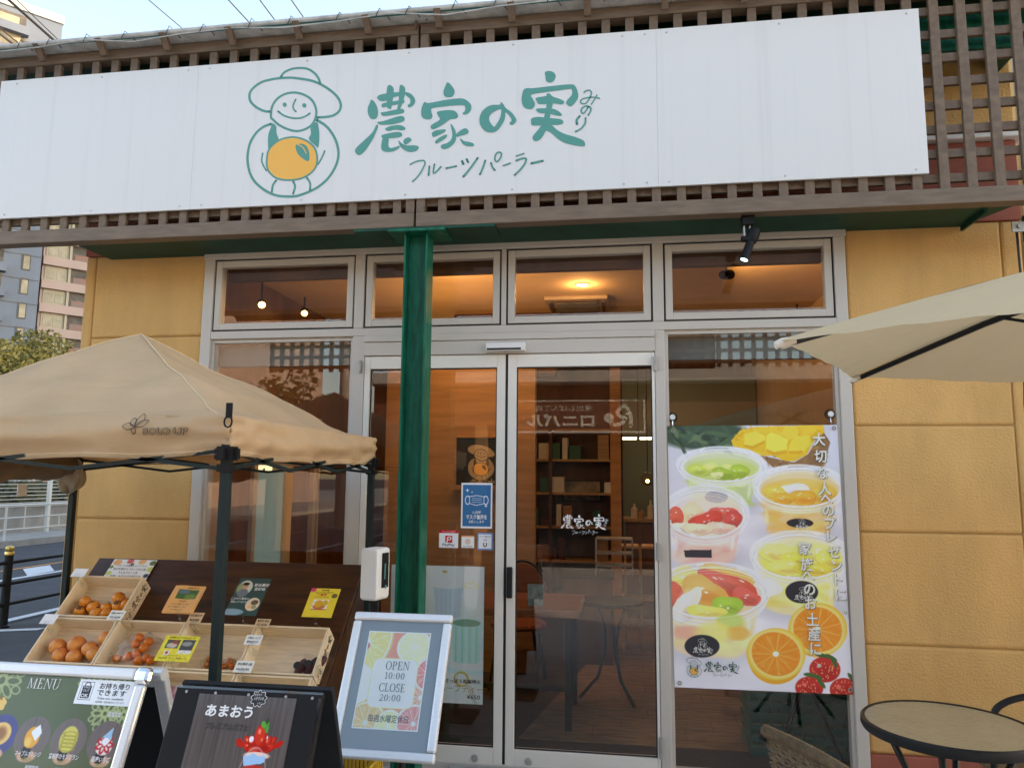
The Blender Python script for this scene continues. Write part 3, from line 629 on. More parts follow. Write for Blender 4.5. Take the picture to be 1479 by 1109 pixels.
part('roof_beam', G().box(-3.3,2.15,-.26,-.20,3.66,3.84).box(-3.3,2.15,-.28,-.18,3.8405,3.86).box(-3.3,2.15,-.28,-.18,3.64,3.6595), M['green'], can)
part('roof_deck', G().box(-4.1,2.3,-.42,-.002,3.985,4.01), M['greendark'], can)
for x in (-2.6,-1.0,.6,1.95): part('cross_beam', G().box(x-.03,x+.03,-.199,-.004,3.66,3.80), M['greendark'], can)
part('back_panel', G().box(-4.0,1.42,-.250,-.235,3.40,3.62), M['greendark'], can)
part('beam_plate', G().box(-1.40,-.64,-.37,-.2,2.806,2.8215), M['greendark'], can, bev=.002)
part('bracket', G().tube([(2.0,-.13,2.826),(2.0,-.13,2.70)],.03,12), M['green'], can)
part('bolt_plate', G().box(1.90,1.985,-.175,-.165,2.735,2.785).tube([(1.93,-.185,2.76),(1.93,-.16,2.76)],.010,8), M['zinc'], can)
# eave: flashing, guard pipe, straps, wire ties
ev=thing('eave_guard', 'pale eave flashing with guard pipe and wire ties above the screens', 'gutter', (-1,-.45,3.95))
part('flashing', G().prism([(-.44,3.972),(-.30,3.972),(-.28,4.06),(-.40,3.985)],F((0,0,0),(0,1,0),(0,0,1)),-4.2,2.3), M['pipegrey'], ev)
part('guard_pipe', G().tube([(-4.2,-.46,3.975),(-2,-.46,3.983),(2.3,-.46,3.985)],.013,10), M['pipegrey'], ev)
part('guard_wire', G().tube([(-4.2+.3*i,-.475+.010*(i%2),3.953+.018*math.sin(i*2.1)) for i in range(22)],.0035,5), M['pipegrey'], ev)
for k in range(16):
    x=-3.73+k*.395
    part('strap', G().prism([(-.475,3.972),(-.455,3.985),(-.395,3.93),(-.395,3.905),(-.41,3.905)],F((0,0,0),(0,1,0),(0,0,1)),x,x+.035), M['slat'], ev)
g=G()
for k in range(26):
    x=-3.9+k*.235+random.uniform(-.05,.05)
    g.tube([(x,-.475,3.955),(x+.02,-.478,3.995+random.uniform(0,.012)),(x+.05,-.45,3.975),(x+.07,-.44,3.95)],.003,4)
part('wire_tie', g, M['cable'], ev, kind='stuff')
g=G(); g.tube([(-1.09,-.375,3.93),(-1.075,-.39,4.0),(-1.05,-.40,4.0),(-1.02,-.385,3.97)],.006,6); part('cable_loop', g, M['slat'], ev)

# ---------------- signboard
sg=thing('signboard', 'long white sign with a smiling farmer emblem and green brush lettering', 'sign', (-1.07,-.37,2.97))
for a,b in ((-3.607,-2.3485),(-2.348,.1915),(.192,1.457)):
    part('sign_panel', G().box(a,b,-.376,-.3605,2.973,3.818), M['signface'], sg, bev=.0015)
logo(sg, F((-1.2,-.3765,3.40),(1,0,0),(0,0,1)), 0,0, 1.0, M['teal'], M['signorange'])
g=G()
for x in (-3.5,-2.95,-2.41,-2.28,-1.7,-1.12,-.55,.02,.135,.245,.8,1.40):
    for z in (3.795,2.996): part('screw', G().lathe([(0,0),(.006,0),(.004,.003),(0,.0035)],(x,-.376,z),8,axis=(0,-1,0)), M['pipegrey'], sg)

# ---------------- green steel post
po=thing('steel_post', 'glossy dark green steel H column in front of the left door', 'post', (-1.06,-.30,0))
part('shaft', G().box(-1.1225,-1.1135,-.3625,-.2375,.02,2.79).box(-1.0065,-.9975,-.3625,-.2375,.02,2.79).box(-1.1135,-1.0065,-.3033,-.2968,.02,2.79), M['green'], po, bev=.0015)
part('cap_plate', G().box(-1.205,-.90,-.395,-.205,2.7905,2.8055), M['green'], po, bev=.002)
part('base_plate', G().box(-1.18,-.94,-.42,-.18,.02,.032), M['green'], po)
g=G()
for i in range(12):
    z=.4+i*.2; g.ball((-1.112,-.304,z),.004,6,4)
part('weld', g, M['green'], po, kind='stuff')

# ---------------- lamp clipped under the canopy
lp=thing('spotlight', 'small black spotlight clamped under the canopy with lit lens', 'lamp', (.62,-.3,2.82))
part('clamp', G().box(.60,.655,-.33,-.27,2.775,2.815).box(.595,.66,-.335,-.265,2.8155,2.8215), M['blackplastic'], lp, bev=.004)
part('bracket', G().box(.606,.614,-.312,-.288,2.715,2.775).box(.634,.642,-.312,-.288,2.70,2.775), M['zinc'], lp, bev=.002)
a=Vector((.655,-.30,2.735)); b=Vector((.60,-.335,2.590)); dv=(b-a).normalized(); L_=(b-a).length
part('body', G().lathe([(0,-.02),(.030,-.02),(.032,.02),(.026,.05),(.021,.055),(.021,L_-.03),(.0235,L_-.025),(.0235,L_),(.019,L_),(.019,L_-.006),(0,L_-.006)],a,18,axis=dv), M['blackplastic'], lp, smooth=True, auto=True)
part('lens', G().lathe([(0,L_-.0055),(.0185,L_-.0055)],a,16,axis=dv), M['coolbulb'], lp)
part('knob', G().lathe([(0,0),(.016,0),(.016,.03),(0,.03)],(.625,-.312,2.705),10,axis=(-1,-.2,-.1)), M['blackplastic'], lp)
# ================================================================== TENT
TX0,TX1,TY0,TY1=-2.905,-1.232,-1.805,-.395; TZ=1.715; TP=2.135
tent=thing('canopy_tent', 'tan pop up canopy tent with dark steel legs over the fruit stand', 'tent', ((TX0+TX1)/2,(TY0+TY1)/2,.02))
tcx,tcy=(TX0+TX1)/2,(TY0+TY1)/2; hx,hy=(TX1-TX0)/2,(TY1-TY0)/2
def roofz(x,y):
    a,b=abs(x-tcx)/hx,abs(y-tcy)/hy; k=9; d=(a**k+b**k)**(1/k); d=min(1,d)
    t=1-d; edge=min(a,b)/max(d,1e-4)
    z=TZ+(TP-TZ)*(t**1.04)*(1-.10*(1-edge**4)*math.sin(PI*t))-.05*max(0,t-.86)**2*40*.2
    z+=.008*math.sin(9*x+3*y)*math.sin(PI*t)+.005*math.sin(19*x-9*y)*math.sin(PI*t)+.004*math.sin(31*y+4*x+2)*math.sin(PI*t)-.02*math.exp(-((t-.12)/.10)**2)+.0065*math.sin(52*t+2.2*math.sin(3.1*x+2*y))*math.exp(-t/.22)*min(1,t*12)
    return z
def val_off(s, h):        # bulge of the valance: s along the side 0..1, h 0 top..1 bottom
    e=min(s,1-s)
    w=.012*math.sin(s*17+2)*h+.006*math.sin(s*41+h*3)*h+.009*math.sin(s*5+h*8+1)*math.sin(PI*h)+.004*math.sin(s*13-h*11)*math.sin(PI*h)
    pinch=-.020*math.exp(-(e/.06)**2)*math.sin(PI*h)+.006*math.sin(h*19+s*6)*math.exp(-(e/.055)**2)+.004*math.sin(h*9+s*55)*math.exp(-((e-.1)/.08)**2)
    return .022*math.sin(PI*min(1,h*1.1))+w*min(1,e*8)+pinch
def val_z(s,h):
    e=min(s,1-s); bot=1.583+.012*math.sin(PI*s)*-1+.004*math.sin(s*21)
    return TZ+(bot-TZ)*h
g=G()
g.grid(lambda u,v:(TX0+u*(TX1-TX0),TY0+v*(TY1-TY0),roofz(TX0+u*(TX1-TX0),TY0+v*(TY1-TY0))),60,60)
def side(k):
    def fn(u,h):
        o=val_off(u,h); z=val_z(u,h)
        if k==0: return (TX0+u*(TX1-TX0),TY0-o,z)
        if k==1: return (TX1+o,TY0+u*(TY1-TY0),z)
        if k==2: return (TX1-u*(TX1-TX0),TY1+o,z)
        return (TX0-o,TY1-u*(TY1-TY0),z)
    return fn
for k in range(4): g.grid(side(k),60,12,flip=True)
cv=part('canopy_cover', g, M['tent'], tent, smooth=True)
bm_m=cv.modifiers.new('weld','WELD'); bm_m.merge_threshold=.004
sm=cv.modifiers.new('solid','SOLIDIFY'); sm.thickness=.003; sm.offset=-1
def vwarp(q):
    s=(q.x-TX0)/(TX1-TX0); h=(TZ-q.z)/(TZ-1.583); return Vector((q.x,TY0-val_off(s,min(1,max(0,h)))-.0065,q.z))
fr0=FR(0,TY0,0); g=G()
def warpfn(x,y): return vwarp(Vector((x,TY0,y)))
text_into(g,'SOLO UP',fr0,-1.442,1.649,.021,.055,'c',shear=.25,width=.154,warp=vwarp)
part('lettering',g,M['inkbrown'],cv)
g=G(); text_into(g,'SOLO UP',fr0,-1.442,1.649,.021,.008,'c',shear=.25,width=.149,warp=lambda q: vwarp(q)+Vector((0,-.0006,0)))
part('lettering',g,M['tent'],cv)
g=G(); fx,fz=-1.540,1.672
for an,ln in ((175,.042),(125,.036),(75,.046),(30,.042),(-115,.025)):
    a=math.radians(an); d=np.array((math.cos(a),math.sin(a))); n=np.array((-d[1],d[0])); c=np.array((fx,fz))
    pts=[tuple(c+d*ln*t+n*w*ln*.26) for t,w in ((0,0),(.35,.8),(.6,1),(1,0),(.62,-1),(.35,-.7))]
    stroke_into(g,pts,.0026,1,lambda x,y:warpfn(x,y))
part('flower_emblem',g,M['inkbrown'],cv)
def seam(k):
    cx_,cy_=[(TX0,TY0),(TX1,TY0),(TX1,TY1),(TX0,TY1)][k]
    return [(cx_+(tcx-cx_)*t,cy_+(tcy-cy_)*t,roofz(cx_+(tcx-cx_)*t,cy_+(tcy-cy_)*t)+.0004) for t in [i/30 for i in range(31)]]
M['seam']=mat('tan_seam',(.70,.52,.32),.7)
for k in range(4): part('hip_seam',G().tube(seam(k),.0022,6),M['seam'],cv,smooth=True)
for k in range(4): part('hem_stitch',G().tube([side(k)(i/60,.90) for i in range(61)],.0022,4),M['seam'],cv)
# strap with ring at the front right corner
part('corner_strap', G().box(-1.236,-1.216,-1.832,-1.826,1.70,1.748).tube([(-1.226+.013*math.cos(a),-1.832,1.688+.017*math.sin(a)) for a in [2*PI*i/14 for i in range(14)]],.0028,6,closed=True), M['blackplastic'], tent)
px=[TX1-.013,TX0+.013]; py=[TY0+.013,TY1-.013]
for x in px:
    for y in py:
        lg=part('leg', G().box(x-.0145,x+.0145,y-.0145,y+.0145,.02,1.62).box(x-.05,x+.05,y-.05,y+.05,.02,.026), M['tentmetal'], tent, bev=.002)
        part('corner_bracket', G().box(x-.024,x+.024,y-.024,y+.024,1.568,1.612).box(x-.04,x+.04,y-.008,y+.008,1.572,1.606).box(x-.008,x+.008,y-.04,y+.04,1.572,1.606), M['blackplastic'], lg)
        part('slider', G().box(x-.022,x+.022,y-.022,y+.022,1.532,1.556), M['blackplastic'], lg)
g=G()
def sciss(p,q):
    p=Vector(p);q=Vector(q); m=(p+q)/2; up=Vector((0,0,1.578)); lo=Vector((0,0,1.505))
    def at(t,z): return Vector((p.x+(q.x-p.x)*t,p.y+(q.y-p.y)*t,z))
    for t0,t1 in ((0,1/3),(1/3,2/3),(2/3,1)):
        g.tube([at(t0,1.540),at(t1,1.600)],.0085,4,sq=True); g.tube([at(t0,1.600),at(t1,1.540)],.0085,4,sq=True)
for a,b in (((px[1],py[0]),(px[0],py[0])),((px[1],py[1]),(px[0],py[1])),((px[0],py[0]),(px[0],py[1])),((px[1],py[0]),(px[1],py[1]))): sciss((*a,0),(*b,0))
part('scissor_bar', g, M['tentmetal'], tent)
g=G(); g.tube([(tcx,tcy,1.60),(tcx,tcy,2.10)],.018,8)
for x in px:
    for y in py: g.tube([(x,y,1.60),(tcx,tcy,1.95)],.009,6)
part('roof_strut', g, M['tentmetal'], tent)
# rolled side curtain on the left side
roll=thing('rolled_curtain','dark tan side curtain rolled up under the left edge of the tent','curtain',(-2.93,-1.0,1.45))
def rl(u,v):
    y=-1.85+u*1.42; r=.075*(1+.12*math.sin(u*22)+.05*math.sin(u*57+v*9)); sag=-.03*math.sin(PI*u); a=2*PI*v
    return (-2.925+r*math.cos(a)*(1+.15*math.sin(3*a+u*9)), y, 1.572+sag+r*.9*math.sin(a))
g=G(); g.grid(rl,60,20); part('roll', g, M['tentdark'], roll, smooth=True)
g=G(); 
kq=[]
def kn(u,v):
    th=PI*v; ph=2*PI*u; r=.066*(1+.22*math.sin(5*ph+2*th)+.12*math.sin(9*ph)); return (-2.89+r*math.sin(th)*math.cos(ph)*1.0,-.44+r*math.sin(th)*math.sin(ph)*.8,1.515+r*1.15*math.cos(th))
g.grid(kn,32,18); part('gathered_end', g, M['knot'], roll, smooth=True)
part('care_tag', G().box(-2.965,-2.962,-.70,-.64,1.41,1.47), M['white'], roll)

# ================================================================== FRUIT STAND
SO=Vector((-1.31,-.3,1.078)); DS=Vector((0,-.69687,-.7172))
NS=Vector((0,-.7172,.69687))
def sp(x,v,h): return Vector((x,SO.y,SO.z))+DS*v+NS*h      # x, distance down the slope, height off it
class SF:                                                     # slope frame for G.box
    def p(s,a,b,c): return sp(a,b,c)
st=thing('display_stand','dark stained sloping display stand in front of the left window','display stand',(-2.05,-.8,.02))
part('sloping_board', G().box(-2.790,-1.308,0,1.36,-.022,-.002,fr=SF()), M['shelf'], st, bev=.002)
def tri(x0,x1):
    gg=G(); e=sp(0,1.34,-.0225); t=sp(0,.005,-.0225)
    pts=[(t.y+.02,t.z),(e.y,e.z),(e.y,.02),(t.y+.02,.02)]
    gg.prism(pts,F((0,0,0),(0,1,0),(0,0,1)),x0,x1); return gg
for x in (-2.788,-1.330): part('side_panel', tri(x,x+.020), M['shelf'], st)
part('back_panel', G().box(-2.766,-1.332,-.30,-.285,.02,1.05), M['shelf'], st)
for v in (.422,.664,.908): part('stop_strip', G().box(-2.75,-1.32,v-.004,v-.001,-.0015,.02,fr=SF()), M['shelf'], st)
CW=.3525; CX=[-2.742+CW*i for i in range(4)]
def crate(x,v,label,logo_side=False):
    c=sp(x+CW/2,v+.12,0); t=thing('crate',label,'crate',c,'pale wooden crates on the sloping stand')
    H=.092; D=.238; w=.009; x0=x+.002; x1=x+CW-.002; f=SF()
    part('base_board',G().box(x0+w,x1-w,v+w,v+D-w,.0005,.008,fr=f),M['crate'],t)
    part('end_board',G().box(x0,x0+w,v,v+D,.0005,H,fr=f),M['crate2'],t,bev=.001)
    r=part('end_board',G().box(x1-w,x1,v,v+D,.0005,H,fr=f),M['crate2'],t,bev=.001)
    part('long_board',G().box(x0+w,x1-w,v,v+w,.0005,H-.001,fr=f),M['crate'],t,bev=.001)
    part('long_board',G().box(x0+w,x1-w,v+D-w,v+D,.0005,H-.001,fr=f),M['crate'],t,bev=.001)
    if logo_side:
        logo(r, F(sp(x1+.0003,v+.12,.045), -DS, NS), -.012,-.002, .115, M['inkblack'], None, farmer=True, words=True, farmer_shift=(0,0), c0=.0004, dc=.00001)
    return t
crate(CX[0],.182,'wooden crate of persimmons alone on the top row',True)
n2=['wooden crate of blushed grapefruit at the left of the middle row','wooden crate with a bag of mandarins under the yellow card','wooden crate with bags of kumquats right of the tent leg','wooden crate of purple bags at the right of the middle row']
for i in range(4): crate(CX[i],.426,n2[i],i==3)
n3=['lowest left wooden crate hidden behind the menu board','lowest crate with a pink packet beside the menu board','lowest crate behind the black board and tent leg','lowest right crate behind the black board corner']
for i in range(4): crate(CX[i],.670,n3[i],i==3)
# --- fruit
def fruit(kind,u,v,h,r,mtl,label,cat,group,sc=(1,1,.86),calyx=None,tilt=None):
    c=sp(u,v,h); rot=Matrix.Rotation(random.uniform(-.9,.9),3,'X')@Matrix.Rotation(random.uniform(-.9,.9),3,'Y')
    g=G(); g.ball(c,r*random.uniform(.88,1.08),18,12,sc=sc,rot=rot,dent=.1)
    o=single(kind,g,mtl,label,cat,base=c,group=group,smooth=True)
    if calyx:
        ax=rot@Vector((0,0,1)); ax=(ax+Vector((random.uniform(-.5,.5),-1.1 if calyx==2 else .4,.3))).normalized(); gg=G(); e1=ax.orthogonal().normalized(); e2=ax.cross(e1); cc=c+ax*r*.84
        for k in range(4):
            a=k*PI/2; d=e1*math.cos(a)+e2*math.sin(a); nn=e1*-math.sin(a)+e2*math.cos(a)
            gg.add([cc,cc+d*r*.3+nn*r*.22+ax*.002,cc+d*r*.5+ax*.001,cc+d*r*.3-nn*r*.22+ax*.002],[(0,1,2,3)])
        gg.ball(cc,r*.09,6,4); part('calyx',gg,M['calyx'],o)
    return o
PERS=[(-2.664,.357),(-2.665,.306),(-2.609,.33),(-2.569,.364),(-2.535,.331),(-2.499,.275),(-2.479,.323),(-2.516,.364),(-2.436,.311)]
PL=['persimmon at the near left corner of the top crate','persimmon touching the left board of the top crate','large persimmon right of the leftmost pair in the top crate','persimmon low at the front board, centre of the top crate','persimmon in the middle of the top crate','highest persimmon standing above the others in the top crate','persimmon just below the highest one in the top crate','persimmon at the front board left of the white price label','persimmon against the right board of the top crate']
for i,(u,v) in enumerate(PERS): fruit('persimmon',u,min(v,.372),.040,.0315,M['persimmon'],PL[i],'persimmon','persimmons in the top crate',calyx=2 if i in (0,1,6) else 1)
GRAPE=[(-2.653,.556),(-2.563,.541),(-2.482,.561),(-2.612,.60),(-2.536,.605),(-2.443,.585),(-2.43,.505)]
GL=['redder grapefruit at the back left of its crate','grapefruit at the back centre of its crate','large brownish grapefruit right of centre in its crate','grapefruit at the front left, half behind the menu board','front grapefruit in the middle, nearly hidden by the menu board','front right grapefruit against the dividing board','grapefruit furthest back, by the dividing board']
for i,(u,v) in enumerate(GRAPE): fruit('grapefruit',u,min(v,.605),.048,.0395,M['grapefruit'],GL[i],'grapefruit','grapefruit in the middle crate',sc=(1,1,.94))
MAND=[(-2.268,.49),(-2.211,.509),(-2.271,.522),(-2.218,.54),(-2.247,.565),(-2.285,.58),(-2.334,.592),(-2.188,.585),(-2.22,.60),(-2.159,.595)]
ML=['topmost mandarin in the clear bag','mandarin at the upper right of the clear bag','upper left mandarin in the clear bag','mandarin in the centre right of the clear bag','mandarin below the centre of the clear bag','second mandarin from the left, low in the clear bag','leftmost mandarin at the foot of the clear bag','low right mandarin beside the yellow card','mandarin at the bottom centre of the clear bag','rightmost mandarin, half under the yellow card']
for i,(u,v) in enumerate(MAND): fruit('mandarin',u,v,.033+.012*(v<.56),.0225,M['mandarin'],ML[i],'mandarin','mandarins in the clear bag')
def bag(pts,r,label,group,mtl=None,top=None,name='clear_bag'):
    c=sum((Vector(p) for p in pts),Vector())/len(pts)
    g=G(); ext=max((Vector(p)-c).length for p in pts)+r
    sx=max(abs(p[0]-c.x) for p in pts)+r
    def fn(u,v):
        th=PI*v; ph=2*PI*u; k=1+.07*math.sin(7*ph+4*th)+.05*math.sin(13*ph-3*th)
        d=Vector((math.sin(th)*math.cos(ph)*sx*k,0,0))+DS*(math.sin(th)*math.sin(ph)*ext*.72*k)+NS*(math.cos(th)*r*2.0*k)
        return c+d
    g.grid(fn,30,16)
    t=single(name,g,mtl or M['film'],label,'bag',base=c,group=group,smooth=True)
    if top:
        q=G(); a=Vector(top)
        for k in range(5):
            d=Vector((random.uniform(-.03,.03),random.uniform(-.01,.02),random.uniform(.02,.05))); q.add([a,a+d,a+d+Vector((.02,0,.004)),a+Vector((.012,0,0))],[(0,1,2,3)])
        part('twisted_top',q,M['film'],t)
    return t
bag([sp(u,v,.04) for u,v in MAND],.026,'clear plastic bag filled with mandarins beside the yellow card','bags of fruit on the stand',top=sp(-2.325,.45,.06))
KUM=[(-1.885,.572),(-1.869,.565),(-1.886,.598),(-1.858,.603),(-1.844,.589),(-1.825,.605),(-1.785,.587),(-1.764,.598),(-1.781,.573),(-1.715,.563),(-1.86,.585),(-1.80,.60),(-1.74,.595),(-1.725,.58)]
for u,v in KUM: fruit('kumquat',u,min(v,.608),.022,.0135,M['kumquat'],'tiny orange kumquat in the middle crate','kumquat','kumquats in the middle crate',sc=(1,1,1.25))
bag([sp(u,v,.022) for u,v in KUM[:6]],.018,'small clear bag of kumquats left of the tent leg','bags of fruit on the stand')
bag([sp(u,v,.022) for u,v in KUM[6:9]],.018,'small clear bag of kumquats just right of the tent leg','bags of fruit on the stand')
for i,(u,v) in enumerate([(-1.432,.600),(-1.385,.590),(-1.352,.575)]):
    c=sp(u,v,.034); g=G(); rot=Matrix.Rotation(.5+.15*i,3,'Y'); g.ball(c,.026,14,10,sc=(.75,.7,1.9),rot=rot)
    t=single('purple_bag',g,M['sweet'],['purple bag of produce, leftmost of the three in the right crate','purple bag of produce, middle of the three in the right crate','purple bag of produce, rightmost of the three in the right crate'][i],'bag',base=c,group='purple bags in the right crate',smooth=True)
    g=G(); g.lathe([(0,0),(.017,0),(.017,.001),(0,.001)],c+Vector((-.004,-.024,.020)),14,axis=(0,-.8,.6)); part('label_sticker',g,M['inkblack'],t)
    g=G(); g.lathe([(.012,.045),(.02,.06),(.016,.075)],c,10,axis=rot@Vector((.1,0,1))); part('clear_top',g,M['film'],t)
def packpaint(P):
    P.ell(.05,.04,.03,.03,(190,60,70),1,.3); P.noise(60,.4)
pk=single('pink_packet',G().box(-2.02,-1.93,.72,.86,.010,.055,fr=SF()),mat('pink_wrap',(.5,.13,.22),.35,var=.4,vscale=30,col2=(.75,.5,.5)),'pink wrapped packet in the low crate beside the menu board','packet',base=sp(-1.975,.79,.01),bev=.01)
g=G(); g.ball(sp(-1.99,.745,.062),.02,10,7); single('red_fruit',g,M['grapefruit'],'red fruit on top of the pink packet','fruit',base=sp(-1.99,.745,.05),smooth=True)
# --- cards
def cardframe(u0,u1,v0,v1,h): return F(sp(u0,v1,h),(1,0,0),-DS), u1-u0, v1-v0
def clip(parent,u,v,h0,h1):
    g=G(); g.tube([sp(u,v+.004,h0),sp(u,v,(h0+h1)/2),sp(u,v-.012,h1)],.0035,6); g.ball(sp(u,v,(h0+h1)/2),.0065,8,6); g.box(u-.016,u+.016,v-.020,v-.004,h1-.004,h1+.003,fr=SF()); g.box(u-.008,u+.008,v-.01,v+.012,h0-.02,h0+.003,fr=SF())
    part('clear_clip',g,M['acryl'],parent)
def jtext(lines,mtl,o,fr,**k): return lettering(o,lines,mtl,fr=fr,c=.0018,**k)
# c1 welcome card on the board
def pc1(P):
    P.C[:]=(250,249,245)
    for x,y,r,c in ((.03,.02,.024,(240,170,110)),(.10,.012,.020,(215,95,95)),(.17,.012,.022,(240,180,120)),(.235,.02,.02,(90,110,70)),(.24,.06,.02,(190,205,110)),(.015,.09,.018,(200,210,120)),(.01,.05,.012,(110,140,70)),(.235,.10,.016,(60,80,90)),(.12,.03,.01,(70,110,70)),(.04,.115,.014,(240,190,90))): P.ell(x,y,r,r*.8,c,1,.15)
fr,W,H=cardframe(-2.691,-2.443,.011,.135,.004); o=sheet('message_card','white card with fruit border and handwriting, behind the top crate','card',fr,W,H,60,pc1,M['print'],group=None)
jtext([('フルーツの美味しいシーズン!',W/2,.078,.011,.01,{'width':.17}),('毎日市場からフルーツが入荷。',W/2,.056,.011,.01,{'width':.19}),('そんなフルーツを',W/2,.034,.011,.01,{'width':.11}),('お楽しみ頂けるお店です。',W/2,.012,.011,.01,{'width':.18})],M['inkblack'],o,fr)
def pc2(P):
    P.C[:]=(238,176,112); P.rect(.03,.135,.022,.075,(70,105,60)); P.ell(.06,.035,.03,.012,(110,130,170),.7,.4); P.ell(.1,.06,.03,.015,(120,150,70),.8,.4); P.rect(.0,.0,.0,.0,(0,0,0))
fr,W,H=cardframe(-2.164,-2.008,.252,.405,.128); o=sheet('price_card','orange card with a green orchard picture on a clear clip','card',fr,W,H,60,pc2,M['print'],group='cards clipped to the crates',wave=.003)
jtext([('秋田県産 ご家庭用のみかん',W/2,H-.017,.008,.01,{'width':.10}),('産地直送',W/2,.062,.007),('こだわりの農家さんから届いた',W/2,.045,.007,0,{'width':.11}),('甘くて美味しい 今が旬です',W/2,.030,.007,0,{'width':.12}),('ぜひ一度お召し上がりください',W/2,.015,.007,0,{'width':.08})],M['inkbrown'],o,fr); clip(o,-2.075,.415,.07,.127)
def pc3(P):
    P.C[:]=(50,78,76); P.ell(.043,.055,.037,.042,(205,205,190),1,.05); P.ell(.02,.06,.02,.03,(120,140,90),.7,.3); P.ell(.043,.085,.026,.025,(110,120,130),1,.15); P.ell(.043,.047,.014,.017,(205,150,120),1,.15); P.ell(.043,.033,.016,.009,(40,30,28),1,.2)
    P.ell(.118,.145,.034,.036,(222,205,180),1,.06); P.ell(.125,.135,.018,.014,(105,85,70),1,.2); P.ell(.11,.158,.014,.01,(235,180,120),1,.2); P.ell(.13,.16,.012,.01,(140,150,120),1,.2)
    P.ell(.03,.19,.06,.018,(140,170,190),.9,.2)
fr,W,H=cardframe(-1.848,-1.690,.198,.405,.128); o=sheet('price_card','dark green card with a round portrait photo, right of the tent leg','card',fr,W,H,66,pc3,M['print'],group='cards clipped to the crates')
jtext([('首谷農園',W-.035,H-.045,.014,.02),('宮崎県',W-.035,H-.068,.014,.02),('こだわり農園の',.045,.085,.010,.012),('美味しいさつまいもを',.048,.068,.010,.012,{'width':.085})],M['inkwhite'],o,fr); clip(o,-1.755,.415,.07,.127)
def pc4(P):
    P.C[:]=(238,205,62); P.ell(.010,.008,.016,.013,(215,70,110),1,.1); P.ell(.124,.04,.014,.013,(110,95,60),1,.1); P.rect(.03,.105,.062,.118,(235,225,215)); P.ell(.065,.1,.03,.014,(200,110,60),1,.3); P.ell(.06,.085,.02,.02,(225,165,50),1,.3); P.ell(.09,.08,.014,.016,(210,170,60),1,.3); P.rect(.03,.105,.112,.118,(180,60,80))
fr,W,H=cardframe(-1.468,-1.324,.243,.400,.128); o=sheet('price_card','yellow card with a pink corner seal, on the right crate','card',fr,W,H,60,pc4,M['print'],group='cards clipped to the crates')
jtext([('冬の味覚',W/2,H-.014,.007,.02),('甘くてとろける焼き芋に',W/2,H-.026,.006,.01,{'width':.09}),('しっとり甘い おすすめ',W/2-.01,H-.051,.006,.0,{'width':.07})],M['inkbrown'],o,fr); jtext([('蜜郎芋',W/2-.01,H-.041,.011,.03)],M['inkred'],o,fr); clip(o,-1.400,.412,.07,.127)
def pc5(P):
    P.C[:]=(243,218,70); P.rect(.018,.083,.022,.065,(95,90,75)); P.ell(.05,.05,.025,.012,(200,190,180),1,.3); P.ell(.06,.035,.01,.008,(190,70,60),1,.3); P.rect(.092,.155,.02,.072,(75,80,85)); P.ell(.12,.04,.025,.012,(150,150,150),1,.4); P.rect(.092,.155,.072,.088,(235,232,225)); P.rect(.03,.055,.075,.1,(240,235,225)); P.ell(.042,.086,.007,.007,(190,40,40),1,.2); P.noise(160,.2)
fr,W,H=cardframe(-2.076,-1.909,.522,.650,.128); o=sheet('price_card','yellow card with two photos leaning over the mandarins','card',fr,W,H,66,pc5,M['print'],group='cards clipped to the crates')
jtext([('ご家庭用におすすめのみかんです',W/2,H-.014,.007,.01,{'width':.13}),('ビタミンたっぷり',W*.42,.026,.006),('毎日食べたい 美味しさ',W/2,.012,.007,0,{'width':.13})],M['inkbrown'],o,fr); clip(o,-1.99,.662,.07,.127)
def plain(c):
    def f(P): P.C[:]=c
    return f
SM=[((-2.022,-1.952,.392,.449),(214,180,140),'small kraft price tag between the orange and green cards',(('首谷農園 産',.010),('¥500',.013)),(-1.985,.455)),
 ((-1.682,-1.612,.412,.457),(214,180,140),'small kraft price tag left of the right crate',(('蜜郎芋 産地',.010),('1個 ¥150',.012)),(-1.647,.462)),
 ((-1.696,-1.618,.497,.546),(245,242,236),'small white tag on the divider beside the purple bags',(('食感はしっとり',.009),('濃厚な甘さです!',.009)),(-1.655,.552)),
 ((-1.690,-1.607,.624,.680),(240,235,225),'small white price tag lowest on the crate divider',(('首谷農園 5個',.010),('¥350 (税込378円)',.009)),(-1.65,.688)),
 ((-2.431,-2.354,.396,.448),(240,236,228),'small white price label at the corner of the persimmon crate',(('和歌山県産 柿',.008),('1個 ¥190',.009)),(-2.39,.452)),
 ((-2.770,-2.695,.162,.212),(235,235,235),'glossy blank tag clipped to the far corner of the top crate',(),(-2.735,.216)),
 ((-2.763,-2.688,.430,.484),(235,230,228),'glossy blank tag clipped to the corner of the grapefruit crate',(),(-2.728,.488))]
for (u0,u1,v0,v1),c,lab,tx,cl in SM:
    fr,W,H=cardframe(u0,u1,v0,v1,.118); o=sheet('price_tag',lab,'price tag',fr,W,H,10,plain(c),M['gloss' if not tx else 'print'],group='small price tags on the crates')
    if tx: jtext([(tx[0][0],W/2,H*.62,tx[0][1],.015,{'width':W*.8}),(tx[1][0],W/2,H*.2,tx[1][1],.02,{'width':W*.7})],M['inkblack'],o,fr)
    clip(o,cl[0],cl[1],.075,.117)
